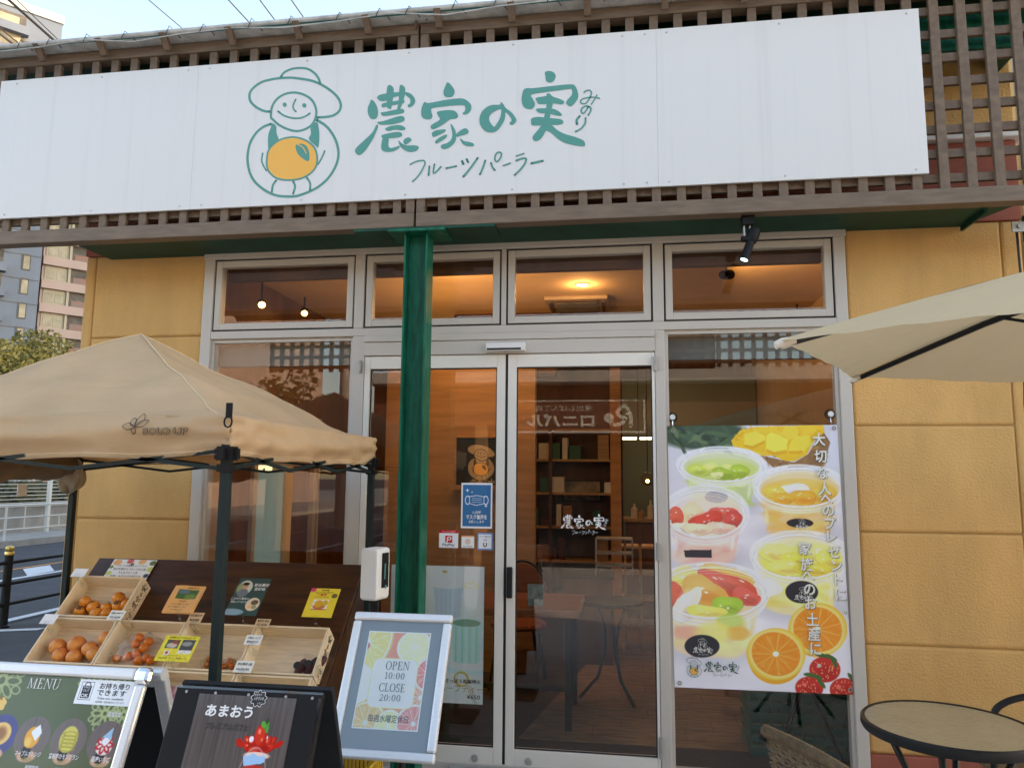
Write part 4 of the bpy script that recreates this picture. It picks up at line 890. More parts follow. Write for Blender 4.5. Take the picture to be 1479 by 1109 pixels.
# ================================================================== MENU A-BOARD
def aboard_legs(t, o, ex, W, Ht, y_front, m, z_top):
    pass
DM=Vector((0,-.39156,-.92015)).normalized()
MW=.70; MH=1.035
fm=F(Vector((-1.301-MW,-2.0,.985))+DM*MH, (1,0,0), -DM)       # origin lower-left, y up the board
mb=thing('menu_board','silver framed green menu A board with round dessert photos','A-board',(-1.301-MW/2,-2.2,.02))
fwd=.03
def bx(g,a0,a1,b0,b1,c0,c1,mi=0,fr=fm): return g.box(a0,a1,b0,b1,c0,c1,mi,fr=fr)
g=G(); fw=.043
bx(g,.012,fw,.05,MH-.05,0,.02); bx(g,MW-fw,MW-.012,.05,MH-.05,0,.02); bx(g,.05,MW-.05,MH-fw+.004,MH-.008,0,.02); bx(g,.05,MW-.05,.008,fw,0,.02)
part('frame',g,M['silver'],mb,bev=.007)
for a,b in ((.03,MH-.03),(MW-.03,MH-.03),(.03,.03),(MW-.03,.03)):
    part('corner_cap',G().box(a-.026 if a<.3 else a-.022,a+.022 if a<.3 else a+.026,b-.026 if b<.3 else b-.022,b+.022 if b<.3 else b+.026,-.004,.0235,fr=fm),M['chrome'],mb,bev=.013)
part('back_sheet',bx(G(),.03,MW-.03,.03,MH-.03,.002,.006),M['blackplastic'],mb)
# rear leaf
fb=F(Vector((-1.301-MW,-1.955,.955))+Vector((0,.36,-.93)).normalized()*1.02, (1,0,0), -Vector((0,.36,-.93)))
g=G(); bx(g,.0,.04,0,1.02,-.01,.012,fr=fb); bx(g,MW-.04,MW,0,1.02,-.01,.012,fr=fb); bx(g,.04,MW-.04,.98,1.02,-.01,.012,fr=fb)
part('rear_frame',g,M['silver'],mb,bev=.005); part('rear_sheet',bx(G(),.04,MW-.04,.02,.98,-.004,.004,fr=fb),M['blackplastic'],mb)
for x_ in (-1.318,-1.98): part('hinge',G().lathe([(0,-.02),(.018,-.02),(.018,.02),(0,.02)],(x_,-1.972,.958),14,axis=(1,0,0)),M['silver'],mb)
def u2(u): return u+MW             # measured from right edge -> board x
def pmenu(P):
    P.C[:]=(86,98,66); P.noise(5,.18)
    P.mix(np.clip(vnoise(P.X,P.Y*.3,9)-.6,0,1)*.8,(120,125,100))
    def lace(cx,cy,r):
        for k in range(8):
            a=k*PI/4; P.ring(cx+r*.6*math.cos(a),cy+r*.6*math.sin(a),r*.36,r*.16,.0022,(172,182,128),.8,rot=a)
            P.ring(cx+r*.95*math.cos(a+.4),cy+r*.95*math.sin(a+.4),r*.22,r*.16,.002,(172,182,128),.8,rot=a+.4)
        P.ring(cx,cy,r*.2,r*.2,.0022,(172,182,128),.8)
    lace(u2(-.462),.042,.062); lace(u2(-.112),.112,.040); lace(u2(-.075),.026,.032); lace(u2(-.13),.026,.032); lace(u2(-.185),.026,.032); lace(.1,.05,.08); lace(u2(-.055),.112,.034)
    P.poly([(u2(-.60),.086),(u2(-.434),.086),(u2(-.421),.096),(u2(-.425),.119),(u2(-.60),.119)],(226,186,104))
    def dish(cx,cy,kind):
        P.ell(cx,cy,.052,.053,(112,100,96) if kind!=0 else (70,72,130),1,.04)
        P.mix((((P.X-cx)/.052)**2+((P.Y-cy)/.053)**2<.9)*np.clip(vnoise(P.X*9,P.Y*.2,40)-.5,0,1)*.6,(60,55,55))
        P.ell(cx,cy+.046,.028,.015,(205,160,130),1,.2); P.ell(cx-.004,cy+.036,.014,.018,(30,30,35),1,.2)
        if kind==0: P.ell(cx,cy-.004,.032,.029,(228,190,110),1,.06); P.ell(cx,cy-.004,.018,.018,(140,80,40),.8,.6)
        if kind==1: P.ell(cx,cy,.022,.027,(228,160,50),1,.1); P.poly([(cx-.008,cy-.012),(cx+.012,cy-.034),(cx+.024,cy-.012),(cx+.012,cy+.008)],(225,232,240)); P.ell(cx-.008,cy+.012,.01,.012,(245,190,90),1,.3)
        if kind==2:
            P.ell(cx,cy-.001,.026,.033,(205,195,90),1,.08)
            for k in range(5): P.ring(cx+.002,cy-.014+.009*k,.020,.006,.0015,(160,145,50),.7)
        if kind==3:
            P.ell(cx,cy+.01,.024,.022,(235,220,215),1,.1)
            for a in range(7):
                an=a*.9; P.ell(cx+.016*math.cos(an),cy+.006+.014*math.sin(an),.011,.007,(190,35,40),1,.2,an); P.ell(cx+.014*math.cos(an),cy+.006+.012*math.sin(an),.006,.003,(240,210,205),1,.3,an)
            P.poly([(cx-.012,cy-.012),(cx+.012,cy-.037),(cx+.015,cy-.006)],(150,190,215)); P.ell(cx,cy-.002,.01,.009,(245,245,250),1,.2)
    for u,k in ((-.405,0),(-.305,1),(-.195,2),(-.085,3)): dish(u2(u),.182,k)
    for u,k in ((-.50,3),): dish(u2(u),.182,k)
    for r in range(1,5):
        for i,u in enumerate((-.58,-.48,-.37,-.27,-.17,-.075)): dish(u2(u),.182+.155*r,(r*2+i)%3+1)
PWm=MW-.08; 
ms=sheet('menu_print',None,None,F(fm.p(.04,.04,.0065),fm.x,fm.y),PWm,MH-.08,300,pmenu,M['gloss'],coords=((.04,.024),(MW-.04,.024),(.04,MH-.05),(MW-.04,MH-.05)),parent=mb,thick=.001)
def mline(s,u,v,h,b=0,**k): return (s,u2(u),MH-v-.004,h,b,k)
def bt(lines,m): 
    g=G()
    for l in lines: text_into(g,l[0],fm,l[1],l[2],l[3],l[4],c=.0085,**l[5])
    part('lettering',g,m,ms)
g=G(); serif_into(g,'MENU',fm,u2(-.324),MH-.074,.027,c=.0085,sx=1.02,gap=.06); part('lettering',g,M['inkwhite'],ms)
lab=[]
for nm,pr_,u in (('レモンブリュレ','700円',-.405),('ネーブルオレンジ','650円',-.298),('蜜郎芋のモンブラン','700円',-.190),('国産いちご','780円',-.082)):
    pass
bt([mline('ブリュレ',-.415,.238,.0105,.015,width=.045),mline('ネーブルオレンジ',-.300,.2385,.0105,.018,width=.078),mline('蜜郎芋のモンブラン',-.192,.2395,.0105,.018,width=.088),mline('国産いちご',-.082,.240,.0105,.018,width=.054),
    mline('期間限定',-.082,.1295,.0095,.012,width=.038),mline('期間限定',-.275,.2705,.0095,.012,width=.04),mline('期間限定',-.185,.2715,.0095,.012,width=.04),mline('期間限定',-.09,.2725,.0095,.012,width=.04)],M['inkwhite'])
bt([mline('650円',-.30,.251,.009,.012,width=.026),mline('700円',-.195,.2525,.009,.012,width=.026),mline('780円',-.082,.253,.009,.012,width=.026)],M['inkgold'])
bt([mline('OE',-.446,.104,.011,.0)],M['inkbrown'])
def ptake(P):
    P.C[:]=(228,232,244); P.rect(.008,.046,.006,.053,(35,36,50)); P.rect(.0092,.0448,.0072,.0518,(228,232,244)); P.rect(.013,.041,.016,.049,(25,26,36)); P.ring(.027,.0145,.008,.0065,.0012,(25,26,36))
tfr=F(fm.p(u2(-.216),MH-.107,.008),fm.x,fm.y)
tk=sheet('takeout_notice',None,None,tfr,.172,.064,120,ptake,M['gloss'],parent=ms,thick=.001)
g=G(); 
for s,a,b,h,kw in (('TAKE',.027,.0405,.0065,dict(width=.021)),('OUT',.027,.0318,.0065,dict(width=.019)),('OK',.027,.0175,.0095,dict(width=.024,bold=.03))): text_into(g,s,tfr,a,b,h,c=.0018,**kw)
part('lettering',g,M['inkwhite'],mb)
g=G()
for s,a,b,h,kw in (('お持ち帰り',.110,.0425,.0125,dict(width=.090,bold=.012)),('できます',.106,.0255,.0125,dict(width=.088,bold=.012)),('Take-out available',.108,.0145,.006,dict(width=.08)),('※店内用/一部対象外がございます',.108,.0055,.0045,dict(width=.088))): text_into(g,s,tfr,a,b,h,c=.0018,**kw)
part('lettering',g,M['inkblack'],mb)

# ================================================================== BLACK A-BOARD
D2=DM; BW=.397; BH=1.00
fk=F(Vector((-1.144,-2.15,.980))+D2*BH,(1,0,0),-D2)
bb=thing('black_board','black A board with a strawberry parfait poster under clear film','A-board',(-.945,-2.35,.02))
part('front_leaf',bx(G(),0,BW,0,BH,-.012,.004,fr=fk),M['blackplastic'],bb,bev=.003)
fkb=F(Vector((-1.144,-2.118,.985))+Vector((0,.36,-.93)).normalized()*1.0,(1,0,0),-Vector((0,.36,-.93)))
part('rear_leaf',bx(G(),-.006,BW+.012,0,1.0,-.008,.008,fr=fkb),M['black'],bb,bev=.003)
g=G(); bx(g,.0,BW,BH-.004,BH+.002,-.004,.0055,fr=fk); bx(g,BW-.010,BW-.002,.02,BH-.012,.0045,.006,fr=fk); part('film_edge',g,M['acryl'],bb)
for a in (.03,.11,.2,.3,.37): part('tack',G().lathe([(0,0),(.004,0),(.003,.002),(0,.002)],fk.p(a,BH-.012,.004),8,axis=fk.n),M['grey'],bb)
def pamaou(P):
    P.C[:]=(84,77,74); n=vnoise(P.X*7,P.Y*.25,34); P.C*= (.88+.24*n)[...,None]; P.mix(np.clip(.6-P.Y*5,0,1)*.15*(P.X>.3),(130,125,120))
    cx=.256
    P.ell(cx-.004,.22,.034,.055,(150,60,50),1,.1); P.ell(cx-.004,.26,.03,.03,(210,195,190),1,.2)
    for (ox,oy,ro,s_) in ((-.030,.118,.9,1.),(.032,.116,-.9,1.),(-.020,.120,1.25,1.05),(.022,.118,-1.2,1.05),(-.026,.131,.5,1.1),(.027,.130,-.5,1.1),(-.008,.126,1.45,1.),(.010,.127,-1.4,1.)):
        P.ell(cx+ox,oy,.0155*s_,.0078*s_,(168,22,14),1,.12,ro); P.ell(cx+ox-.001,oy-.001,.0125*s_,.0058*s_,(206,46,28),1,.35,ro); P.ell(cx+ox-.003,oy-.004,.004,.0018,(246,160,130),.8,.6,ro)
    P.ell(cx-.05,.122,.012,.008,(186,30,20),1,.2,.7); P.ell(cx+.05,.120,.013,.007,(186,30,20),1,.2,-.6)
    P.ell(cx,.132,.030,.014,(176,28,18),1,.2); P.ell(cx-.012,.134,.012,.006,(225,90,60),.6,.5); P.ell(cx+.014,.130,.01,.005,(160,20,14),.7,.5)
    P.ell(cx+.008,.106,.012,.006,(235,225,225),1,.2); P.ell(cx-.022,.112,.006,.007,(235,225,225),1,.2)
    P.ell(cx,.104,.0165,.027,(186,28,18),1,.10); P.ell(cx-.002,.102,.0125,.022,(208,50,30),1,.3); P.ell(cx-.005,.094,.004,.006,(244,150,120),.8,.6); P.ell(cx+.005,.112,.003,.004,(240,140,100),.7,.6)
    P.ell(cx+.010,.080,.006,.010,(60,140,50),1,.2,.3); P.ell(cx+.002,.078,.006,.008,(80,160,60),1,.2,-.5); P.ell(cx+.010,.070,.003,.007,(40,70,30),1,.2,.3); P.ell(cx+.013,.088,.004,.009,(70,150,60),1,.2)
    P.ell(cx,.147,.033,.008,(232,200,190),1,.3)
    P.poly([(cx-.034,.150),(cx-.018,.147),(cx-.010,.142),(cx+.004,.148),(cx+.024,.146),(cx+.023,.160),(cx+.015,.164),(cx-.002,.166),(cx-.018,.172),(cx-.028,.170)],(150,190,225))
    P.ell(cx,.176,.03,.008,(190,50,40),1,.3)
    P.ring(cx-.004,.20,.035,.07,.0012,(200,190,190),.5)
am=sheet('parfait_print',None,None,F(fk.p(.068,.20,.0042),fk.x,fk.y),.262,BH-.215,230,pamaou,M['gloss'],coords=((.068,.015),(.330,.015),(.068,.80),(.330,.80)),parent=bb,thick=.001)
g=G(); text_into(g,'あまおう',fk,.160,BH-.064,.0225,.03,c=.0066,width=.126); part('lettering',g,M['inkwhite'],am)
g=G(); text_into(g,'プレミアムパフェ',fk,.163,BH-.0945,.0135,.008,c=.0066,width=.114,shear=.08); part('lettering',g,M['inkblack'],am)
g=G(); pts=[(.231+(.021+.0025*math.sin(9*a))*math.cos(a),BH-.020+(.0195+.0025*math.sin(9*a))*math.sin(a)) for a in [2*PI*i/54 for i in range(54)]]
poly_into(g,pts,None,lambda a,b:fk.p(a,b,.0068)); bd=part('badge',g,M['inkblack'],am)
g=G(); stroke_into(g,[( .231+(.0195+.0022*math.sin(9*a))*math.cos(a),BH-.020+(.018+.0022*math.sin(9*a))*math.sin(a)) for a in [2*PI*i/54 for i in range(54)]],.0012,1,lambda a,b:fk.p(a,b,.0072),n=2)
text_into(g,'ふぞろいの',fk,.231,BH-.023,.007,.0,c=.0073,width=.026); text_into(g,'あまおう',fk,.228,BH-.013,.0045,0,c=.0073,width=.018); text_into(g,'いちご',fk,.236,BH-.033,.0045,0,c=.0073,width=.012); part('lettering',g,M['inkwhite'],am)

# ================================================================== OPEN / CLOSE sign
D3=Vector((0,-.48192,-.87622)); OW,OH=.352,.468
fo=F(Vector((-.941,-1.4,1.044))+D3*OH,(1,0,0),-D3)
op=thing('hours_sign','silver framed opening hours sign tilted on a stand, with orange slices','sign',(-.765,-1.35,.02))
g=G(); w=.030
bx(g,0,w,w,OH-w,-.008,.012,fr=fo); bx(g,OW-w,OW,w,OH-w,-.008,.012,fr=fo); bx(g,0,OW,OH-w+.0004,OH,-.008,.0125,fr=fo); bx(g,0,OW,0,w-.0004,-.008,.0125,fr=fo)
part('frame',g,M['silver'],op,bev=.007)
part('mount_board',bx(G(),w-.004,OW-w+.004,w-.004,OH-w+.004,-.006,.001,fr=fo),mat('grey_mount',(.22,.26,.30),.5,coat=.6),op)
gx=.0015
def popen(P):
    P.C[:]=(205,95,70); P.noise(20,.25)
    P.citrus(.065-.0,.105,.085,.115,(246,170,85),(235,150,60),.3,10,(250,225,190))
    P.citrus(.232,.115,.062,.058,(246,190,130),(240,200,150),.1,12,(252,235,225))
    P.citrus(.052,.245,.055,.07,(240,225,180),(245,240,235),.1,9,(250,245,240))
    P.citrus(.275,.275,.05,.06,(228,110,85),(245,200,170),.5,10,(250,220,205)); P.citrus(.105,.36,.07,.068,(240,140,70),(240,160,80),.2,10,(250,220,190)); P.citrus(.182,.365,.045,.05,(246,195,110),(245,215,150),.2,10,(252,238,215)); P.citrus(.265,.355,.06,.06,(222,85,80),(240,170,150),.7,10,(250,215,210)); P.citrus(.29,.20,.045,.055,(215,75,75),(240,170,150),.1,10,(250,215,210))
    P.ell(.064,.115,.010,.012,(150,60,80),1,.3)
    P.mix(np.full(P.X.shape,.2),(255,245,235))
    def rr(x0,x1,y0,y1,r,col):
        dx=np.maximum(np.abs(P.X-(x0+x1)/2)-(x1-x0)/2+r,0); dy=np.maximum(np.abs(P.Y-(y0+y1)/2)-(y1-y0)/2+r,0); P.mix(np.clip((r-np.hypot(dx,dy))/.0015+.5,0,1),col)
    rr(.096,.255,.153,.313,.024,(240,190,130)); rr(.099,.252,.156,.310,.022,(236,226,232))
    P.mix((P.X<.0655)|(P.X>.2795)|(P.Y<.068)|(P.Y>.3745),(250,250,252))
os_=sheet('hours_print',None,None,F(fo.p(.062,OH-.378,.001),fo.x,fo.y),.221,.314,200,popen,M['gloss'],gain=1.5,coords=((.062,.064),(.283,.064),(.062,.378),(.283,.378)),parent=op,thick=.001)
def sl(s,u,v,h,sx=1,gap=.05):
    g=G(); serif_into(g,s,fo,u,OH-v,h,c=.0027,sx=sx,gap=gap); part('lettering',g,M['inkgrey'],os_)
sl('OPEN',.184,.191,.027,.93); sl('10:00',.180,.221,.0215,1.12,.09); sl('CLOSE',.177,.261,.026,.90); sl('20:00',.176,.291,.0215,1.12,.09)
g=G(); text_into(g,'毎週水曜定休日',fo,.179,OH-.3535,.0185,.005,c=.0027,width=.135); part('lettering',g,M['inkgrey'],os_)
part('cover_sheet',bx(G(),w-.003,OW-w+.003,w-.003,OH-w+.003,.006,.0072,fr=fo),M['glass'],op)
g=G(); g.tube([(-.765,-1.50,.72),(-.765,-1.40,.70),(-.765,-1.36,.04)],.014,10); g.box(-.92,-.61,-1.5,-1.22,.02,.032); part('stand',g,M['black'],op,bev=.002)
# yellow mesh basket behind it
yb=thing('yellow_crate','yellow plastic mesh crate on the ground under the hours sign','crate',(-.98,-1.46,.02))
M['yellow']=mat('yellow_plastic',(.62,.40,.02),.45)
g=G(); x0,x1,y0,y1,z0,z1=-1.10,-.86,-1.62,-1.30,.02,.545
for z in (.03,.10,.17,.24,.31,.38,.45,.533): g.box(x0,x1,y0,y0+.012,z,z+.012); g.box(x0,x1,y1-.012,y1,z,z+.012); g.box(x0,x0+.012,y0,y1,z,z+.012); g.box(x1-.012,x1,y0,y1,z,z+.012)
for k in range(17):
    x=x0+(x1-x0-.008)*k/16; g.box(x,x+.008,y0+.002,y0+.010,z0,z1); g.box(x,x+.008,y1-.01,y1-.002,z0,z1)
    y=y0+(y1-y0-.008)*k/16; g.box(x0+.002,x0+.01,y,y+.008,z0,z1); g.box(x1-.01,x1-.002,y,y+.008,z0,z1)
part('lattice_body',g,M['yellow'],yb); part('base_board',G().box(x0+.012,x1-.012,y0+.012,y1-.012,.02,.03),M['yellow'],yb)
# small white leaflet at the stand's side
# hand sanitiser dispenser on a stand
dp=thing('sanitiser_dispenser','white wall style sanitiser dispenser on a thin black stand','dispenser',(-1.045,-.85,.02))
fd=F((-1.105,-.92,1.005),Vector((1,-.28,0)),(0,0,1))
def capsule(W,H,Dp,r):
    gg=G(); n=8; pts=[]
    for cx,cy,a0 in ((W-r,r,-90),(W-r,H-r,0),(r,H-r,90),(r,r,180)):
        for i in range(n+1):
            a=math.radians(a0+90*i/n); pts.append((cx+r*math.cos(a),cy+r*math.sin(a)))
    gg.prism(pts,fd,-Dp,0); return gg
part('housing',capsule(.085,.215,.10,.016),M['white'],dp,bev=.010)
part('side_slot',G().box(.0852,.0875,.05,.195,-.085,-.035,fr=fd),M['blackplastic'],dp,bev=.003)
part('sensor_light',G().box(.0876,.0884,.085,.15,-.060,-.053,fr=fd).box(.0876,.0884,.045,.06,-.07,-.06,fr=fd),M['teal'],dp)
part('nozzle',G().box(.02,.06,-.012,-.0005,-.07,-.03,fr=fd),M['blackplastic'],dp)
part('stand_pole',G().box(-1.075,-1.05,-.84,-.815,.02,1.15).box(-1.2,-.93,-.97,-.69,.02,.03),M['black'],dp,bev=.002)

# ================================================================== WINDOW POSTER
def z7(x,y): return (950+x/5.04,590+y/5.04)
def z8(x,y): return (950+x/5.1,800+y/5.1)
LABELS=[]
def pposter(P):
    k7=1/5.04; k8=1/5.1
    P.C[:]=(206,203,210); P.mix(np.clip((760-P.Y)/150,0,1)*.5,(160,163,172)); P.mix(np.clip(vnoise(P.X,P.Y,.03)-.4,0,1)*.3,(235,233,238))
    def E(z,x,y,rx,ry,c,a=1,soft=.06,rot=0): cx,cy=z(x,y); k=k7 if z is z7 else k8; P.ell(cx,cy,rx*k,ry*k,c,a,soft,rot)
    def Rg(z,x,y,rx,ry,w,c,a=1,rot=0): cx,cy=z(x,y); k=k7 if z is z7 else k8; P.ring(cx,cy,rx*k,ry*k,w*k,c,a,rot)
    def Po(z,pts,c,a=1): P.poly([z(*p) for p in pts],c,a)
    E(z7,330,190,330,120,(44,66,50),1,.25); 
    for i in range(26):
        a=random.uniform(-.9,1.2); E(z7,random.uniform(80,560),random.uniform(130,300),random.uniform(50,130),random.uniform(8,20),random.choice([(64,92,60),(30,48,38),(88,112,76),(50,76,60)]),.8,.4,a)
    Po(z7,[(740,340),(1000,395),(1100,330),(1200,150),(1255,240),(1210,420),(860,440)],(128,92,58))
    for i in range(60): E(z7,random.uniform(800,1240),random.uniform(260,430),16,9,random.choice([(165,130,80),(90,62,40),(150,105,60)]),.6,.5,random.uniform(0,3))
    Po(z7,[(610,155),(720,128),(1200,108),(1215,160),(1135,235),(1090,335),(1000,388),(930,382),(850,345),(760,345),(680,305),(560,280),(545,235)],(222,172,38))
    for i in range(40): E(z7,random.uniform(560,1190),random.uniform(130,370),28,7,random.choice([(240,200,80),(190,138,20)]),.45,.5,random.uniform(0,3))
    for q,c in (([(640,185),(715,160),(795,200),(790,250),(700,300),(640,290)],(236,196,66)),([(800,190),(830,165),(955,220),(945,330),(860,345),(795,320)],(242,204,72)),([(1000,195),(1115,190),(1120,250),(1060,325),(960,330),(965,260)],(238,192,58)),([(700,130),(870,128),(900,175),(830,170),(800,195),(720,160)],(228,180,44)),([(930,125),(1020,122),(1030,185),(965,225),(905,180)],(232,188,54)),([(1040,120),(1130,118),(1160,160),(1080,190)],(226,178,46))): Po(z7,q,c); 
    for q in ([(800,320),(860,345),(945,330),(948,300),(860,318),(800,295)],[(640,285),(700,300),(790,250),(788,230),(700,275),(640,265)],[(960,330),(1060,325),(1062,305),(962,310)]): Po(z7,q,(196,142,24),.8)
    Po(z7,[(1250,110),(1330,105),(1370,420),(1220,420),(1255,250)],(196,196,208),.9)
    def piece(cx,cy,a,b,ro,c,blob):
        n=9; ph=random.uniform(0,6); pts=[]
        for i in range(n*2):
            t=2*PI*i/(n*2); k=1+(.16*math.sin(2*t+ph)+.10*math.sin(3*t+ph*2))*(0 if blob else 1); x=a*k*math.cos(t); y=b*k*math.sin(t); pts.append((cx+x*math.cos(ro)-y*math.sin(ro),cy+x*math.sin(ro)+y*math.cos(ro)))
        dk=tuple(q*.68 for q in c); P.poly([(x+.5,y+.9) for x,y in pts],dk,.7); P.poly(pts,c,.96)
        lt=tuple(min(255,q*1.03+14) for q in c)
        P.ell(cx-a*.15,cy-b*.25,a*.65,b*.5,lt,.55,.8,ro); P.ell(cx+a*.2,cy+b*.4,a*.6,b*.4,dk,.45,.8,ro)
        for _ in range(3): P.ell(cx+random.uniform(-.5,.5)*a,cy+random.uniform(-.6,.3)*b,a*.10,b*.06,(255,250,240),.75,.5,ro)
        for _ in range(5): P.ell(cx+random.uniform(-.6,.6)*a,cy+random.uniform(-.5,.5)*b,a*.35,b*.05,lt,.4,.6,ro+random.uniform(-.4,.4))
    def cup(z,cx,cy,rx,ry,h,content,base,fr_):
        k=k7 if z is z7 else k8; X0,Y0=z(cx,cy); RX,RY,HH=rx*k,ry*k,h*k
        P.ell(X0+RX*.12,Y0+HH+RY*.1,RX*.95,RY*.55,(150,150,164),.45,.8)
        P.poly([(X0-RX*.88,Y0+RY*.3),(X0+RX*.88,Y0+RY*.3),(X0+RX*.70,Y0+HH),(X0-RX*.70,Y0+HH)],base,.62); P.ell(X0,Y0+HH,RX*.70,RY*.42,base,.62,.25)
        for _ in range(16):
            t=random.uniform(-1,1); P.ell(X0+t*RX*.66,Y0+RY*.7+random.random()*(HH-RY*.6),RX*random.uniform(.12,.3),RY*random.uniform(.12,.3),random.choice([content,tuple(min(255,q+26) for q in base),tuple(q*.9 for q in content)]),.5,.7,random.uniform(-.5,.5))
        P.ell(X0,Y0,RX,RY,(205,207,212),.45,.06); P.ell(X0,Y0+RY*.12,RX*.92,RY*.86,content,.55,.25)
        P.ell(X0,Y0+RY*.30,RX*.84,RY*.66,content,.95,.16)
        for (dx,dy,a_,b_,c,ro) in sorted(fr_,key=lambda q:q[1]): piece(X0+dx*RX,Y0+dy*RY,a_*RX*1.1,b_*RY*1.12,ro,c,False)
        P.ell(X0-RX*.1,Y0-RY*.35,RX*.7,RY*.35,(232,235,240),.14,.9)
        P.ell(X0,Y0+RY*1.12,RX*.86,RY*.22,(250,250,252),.20,.5)
        for (s_,oy,w_,al) in ((1.03,0,1.5,.30),(1.0,0,1.1,.75),(.975,.05,.8,.45),(.95,.08,.8,.6),(.915,.10,.7,.35),(1.0,.17,1.0,.55),(.985,.26,.8,.4),(.97,.34,.7,.3)): P.ring(X0,Y0+oy*RY,RX*s_,RY*s_,w_,(244,246,249),al)
        for (s_,oy,al) in ((1.015,.03,.30),(.963,.06,.3),(.99,.22,.25)): P.ring(X0,Y0+oy*RY,RX*s_,RY*s_,.6,(140,142,150),al)
        for _ in range(7):
            an=random.uniform(0,2*PI); P.ell(X0+RX*.97*math.cos(an),Y0+RY*.97*math.sin(an),RX*.07,RY*.05,(255,255,255),.85,.6,an+PI/2)
        P.ell(X0-RX*.72,Y0+HH*.72,RX*.05,HH*.16,(255,255,255),.35,.8,-.12); P.ell(X0+RX*.66,Y0+HH*.7,RX*.04,HH*.18,(255,255,255),.30,.8,.12)
    def label(z,x,y,rx,ry):
        E(z,x,y,rx,ry,(24,25,33),1,.05); LABELS.append((z(x,y),rx*(k7 if z is z7 else k8)))
    grn=(178,196,72); 
    cup(z7,475,415,312,130,290,(186,200,110),(168,190,92),[(-.55,.35,.22,.30,(186,202,80),0),(-.25,.30,.2,.34,(204,214,110),.3),(.05,.55,.25,.34,(150,176,52),0),(.40,.42,.24,.36,(160,186,58),0),(.2,.25,.2,.25,(196,208,112),0),(-.1,.62,.12,.2,(222,226,140),0)])
    label(z7,440,660,85,44)
    cup(z7,1040,570,318,155,330,(246,176,72),(244,170,76),[(-.5,.35,.28,.3,(250,186,70),.2),(-.1,.2,.3,.3,(222,210,200),.1),(.1,.55,.3,.3,(244,158,46),0),(.5,.4,.3,.34,(248,178,70),-.2),(-.35,.62,.25,.24,(246,164,50),0)])
    label(z7,1050,845,95,34)
    cup(z7,365,770,305,190,330,(232,200,180),(232,150,130),[(-.78,.25,.22,.36,(222,84,60),0),(-.35,.1,.25,.4,(234,196,150),.3),(0,.35,.34,.34,(206,58,44),-.25),(.45,.1,.3,.3,(214,84,70),.2),(.65,.3,.22,.3,(200,66,58),0),(-.2,.68,.3,.24,(240,206,170),0),(.35,.62,.3,.22,(240,190,166),0),(-.6,.62,.2,.2,(238,210,180),0)])
    Po(z7,[(205,1055),(410,1050),(415,1109),(215,1109)],(34,34,42))
    cup(z8,1060,880,0.01,0.01,.01,(0,0,0),(0,0,0),[]) if False else None
    cup(z8,1065,20,345,175,370,(238,212,96),(240,216,122),[(-.55,-.1,.3,.4,(244,222,110),.2),(-.1,.25,.34,.3,(236,206,70),0),(.3,-.05,.34,.36,(246,226,120),-.1),(.62,.2,.28,.36,(240,214,90),.2),(-.3,.55,.36,.28,(242,218,104),0),(.3,.6,.34,.26,(232,200,70),.1)])
    label(z8,1082,292,118,82)
    Po(z8,[(820,190),(950,265),(940,295),(800,350)],(222,222,226),.8)
    E(z8,620,640,260,170,(225,222,228),.6,.6)
    cup(z8,420,290,415,200,400,(226,190,150),(240,196,130),[(-.50,-.35,.28,.46,(240,208,90),.2),(-.15,.02,.36,.50,(244,160,66),.2),(.28,-.55,.42,.34,(246,160,50),.35),(.30,-.22,.46,.38,(206,72,52),.42),(.62,.22,.22,.30,(214,84,70),.2),(-.80,.42,.26,.66,(222,88,64),.25),(.28,.55,.22,.36,(150,186,56),0),(-.1,.78,.3,.24,(238,214,96),0),(-.45,.55,.16,.7,(236,216,200),.5)])
    E(z8,560,520,110,70,(170,196,80),.75,.4); E(z8,620,600,90,50,(240,160,60),.8,.4); E(z8,250,600,130,50,(232,140,120),.6,.5); E(z8,430,600,130,80,(238,214,110),.7,.5); E(z8,560,720,110,60,(244,214,140),.6,.6)
    label(z8,352,695,132,82)
    def orange(x,y,rx,ry,drop):
        E(z8,x,y+drop,rx*.93,ry*.95,(226,150,34),1,.04); E(z8,x,y,rx*1.02,ry*1.02,(240,176,52),1,.04); cx,cy=z8(x,y); P.citrus(cx,cy,rx*.97*k8,ry*.97*k8,(240,122,24),(246,190,90),.3,11,(250,196,110)); E(z8,x,y,rx*.1,ry*.1,(250,235,205),1,.4)
    orange(1200,560,208,188,20); orange(900,742,212,182,42)
    for x,y,rx,ry in ((1255,845,112,92),(1145,975,102,78),(1392,985,100,82)):
        E(z8,x,y,rx,ry,(178,28,24),1,.06); E(z8,x+.15*rx,y+.3*ry,rx*.7,ry*.55,(150,14,16),.6,.5)
        for i in range(38):
            a=random.uniform(0,2*PI); r=math.sqrt(random.random())*.85; E(z8,x+rx*r*math.cos(a),y+ry*r*math.sin(a),4,6,(232,150,90),.8,.5)
        E(z8,x-.35*rx,y-.25*ry,rx*.18,ry*.14,(240,120,110),.7,.6)
    P.C=P.C*.93+np.array((232,232,236))*.07
    for x,y,a in ((1230,745,.2),(1300,760,.5),(1320,790,1.1),(1150,885,.1),(1190,895,.3),(1230,940,.9),(1450,905,.9),(1470,940,1.2)): E(z8,x,y,48,15,(58,92,46),1,.2,a)
fp=F((.247,-.014,.480),(1,0,.006),(-.010,0,1))
ps=sheet('fruit_cup_poster','large glossy fruit cup poster hung inside the right window on hooks','poster',fp,.852,1.318,330,pposter,M['pvc'],gain=1.2,coords=((964,616),(1208,611),(979,994),(1236,1000)),wave=.003)
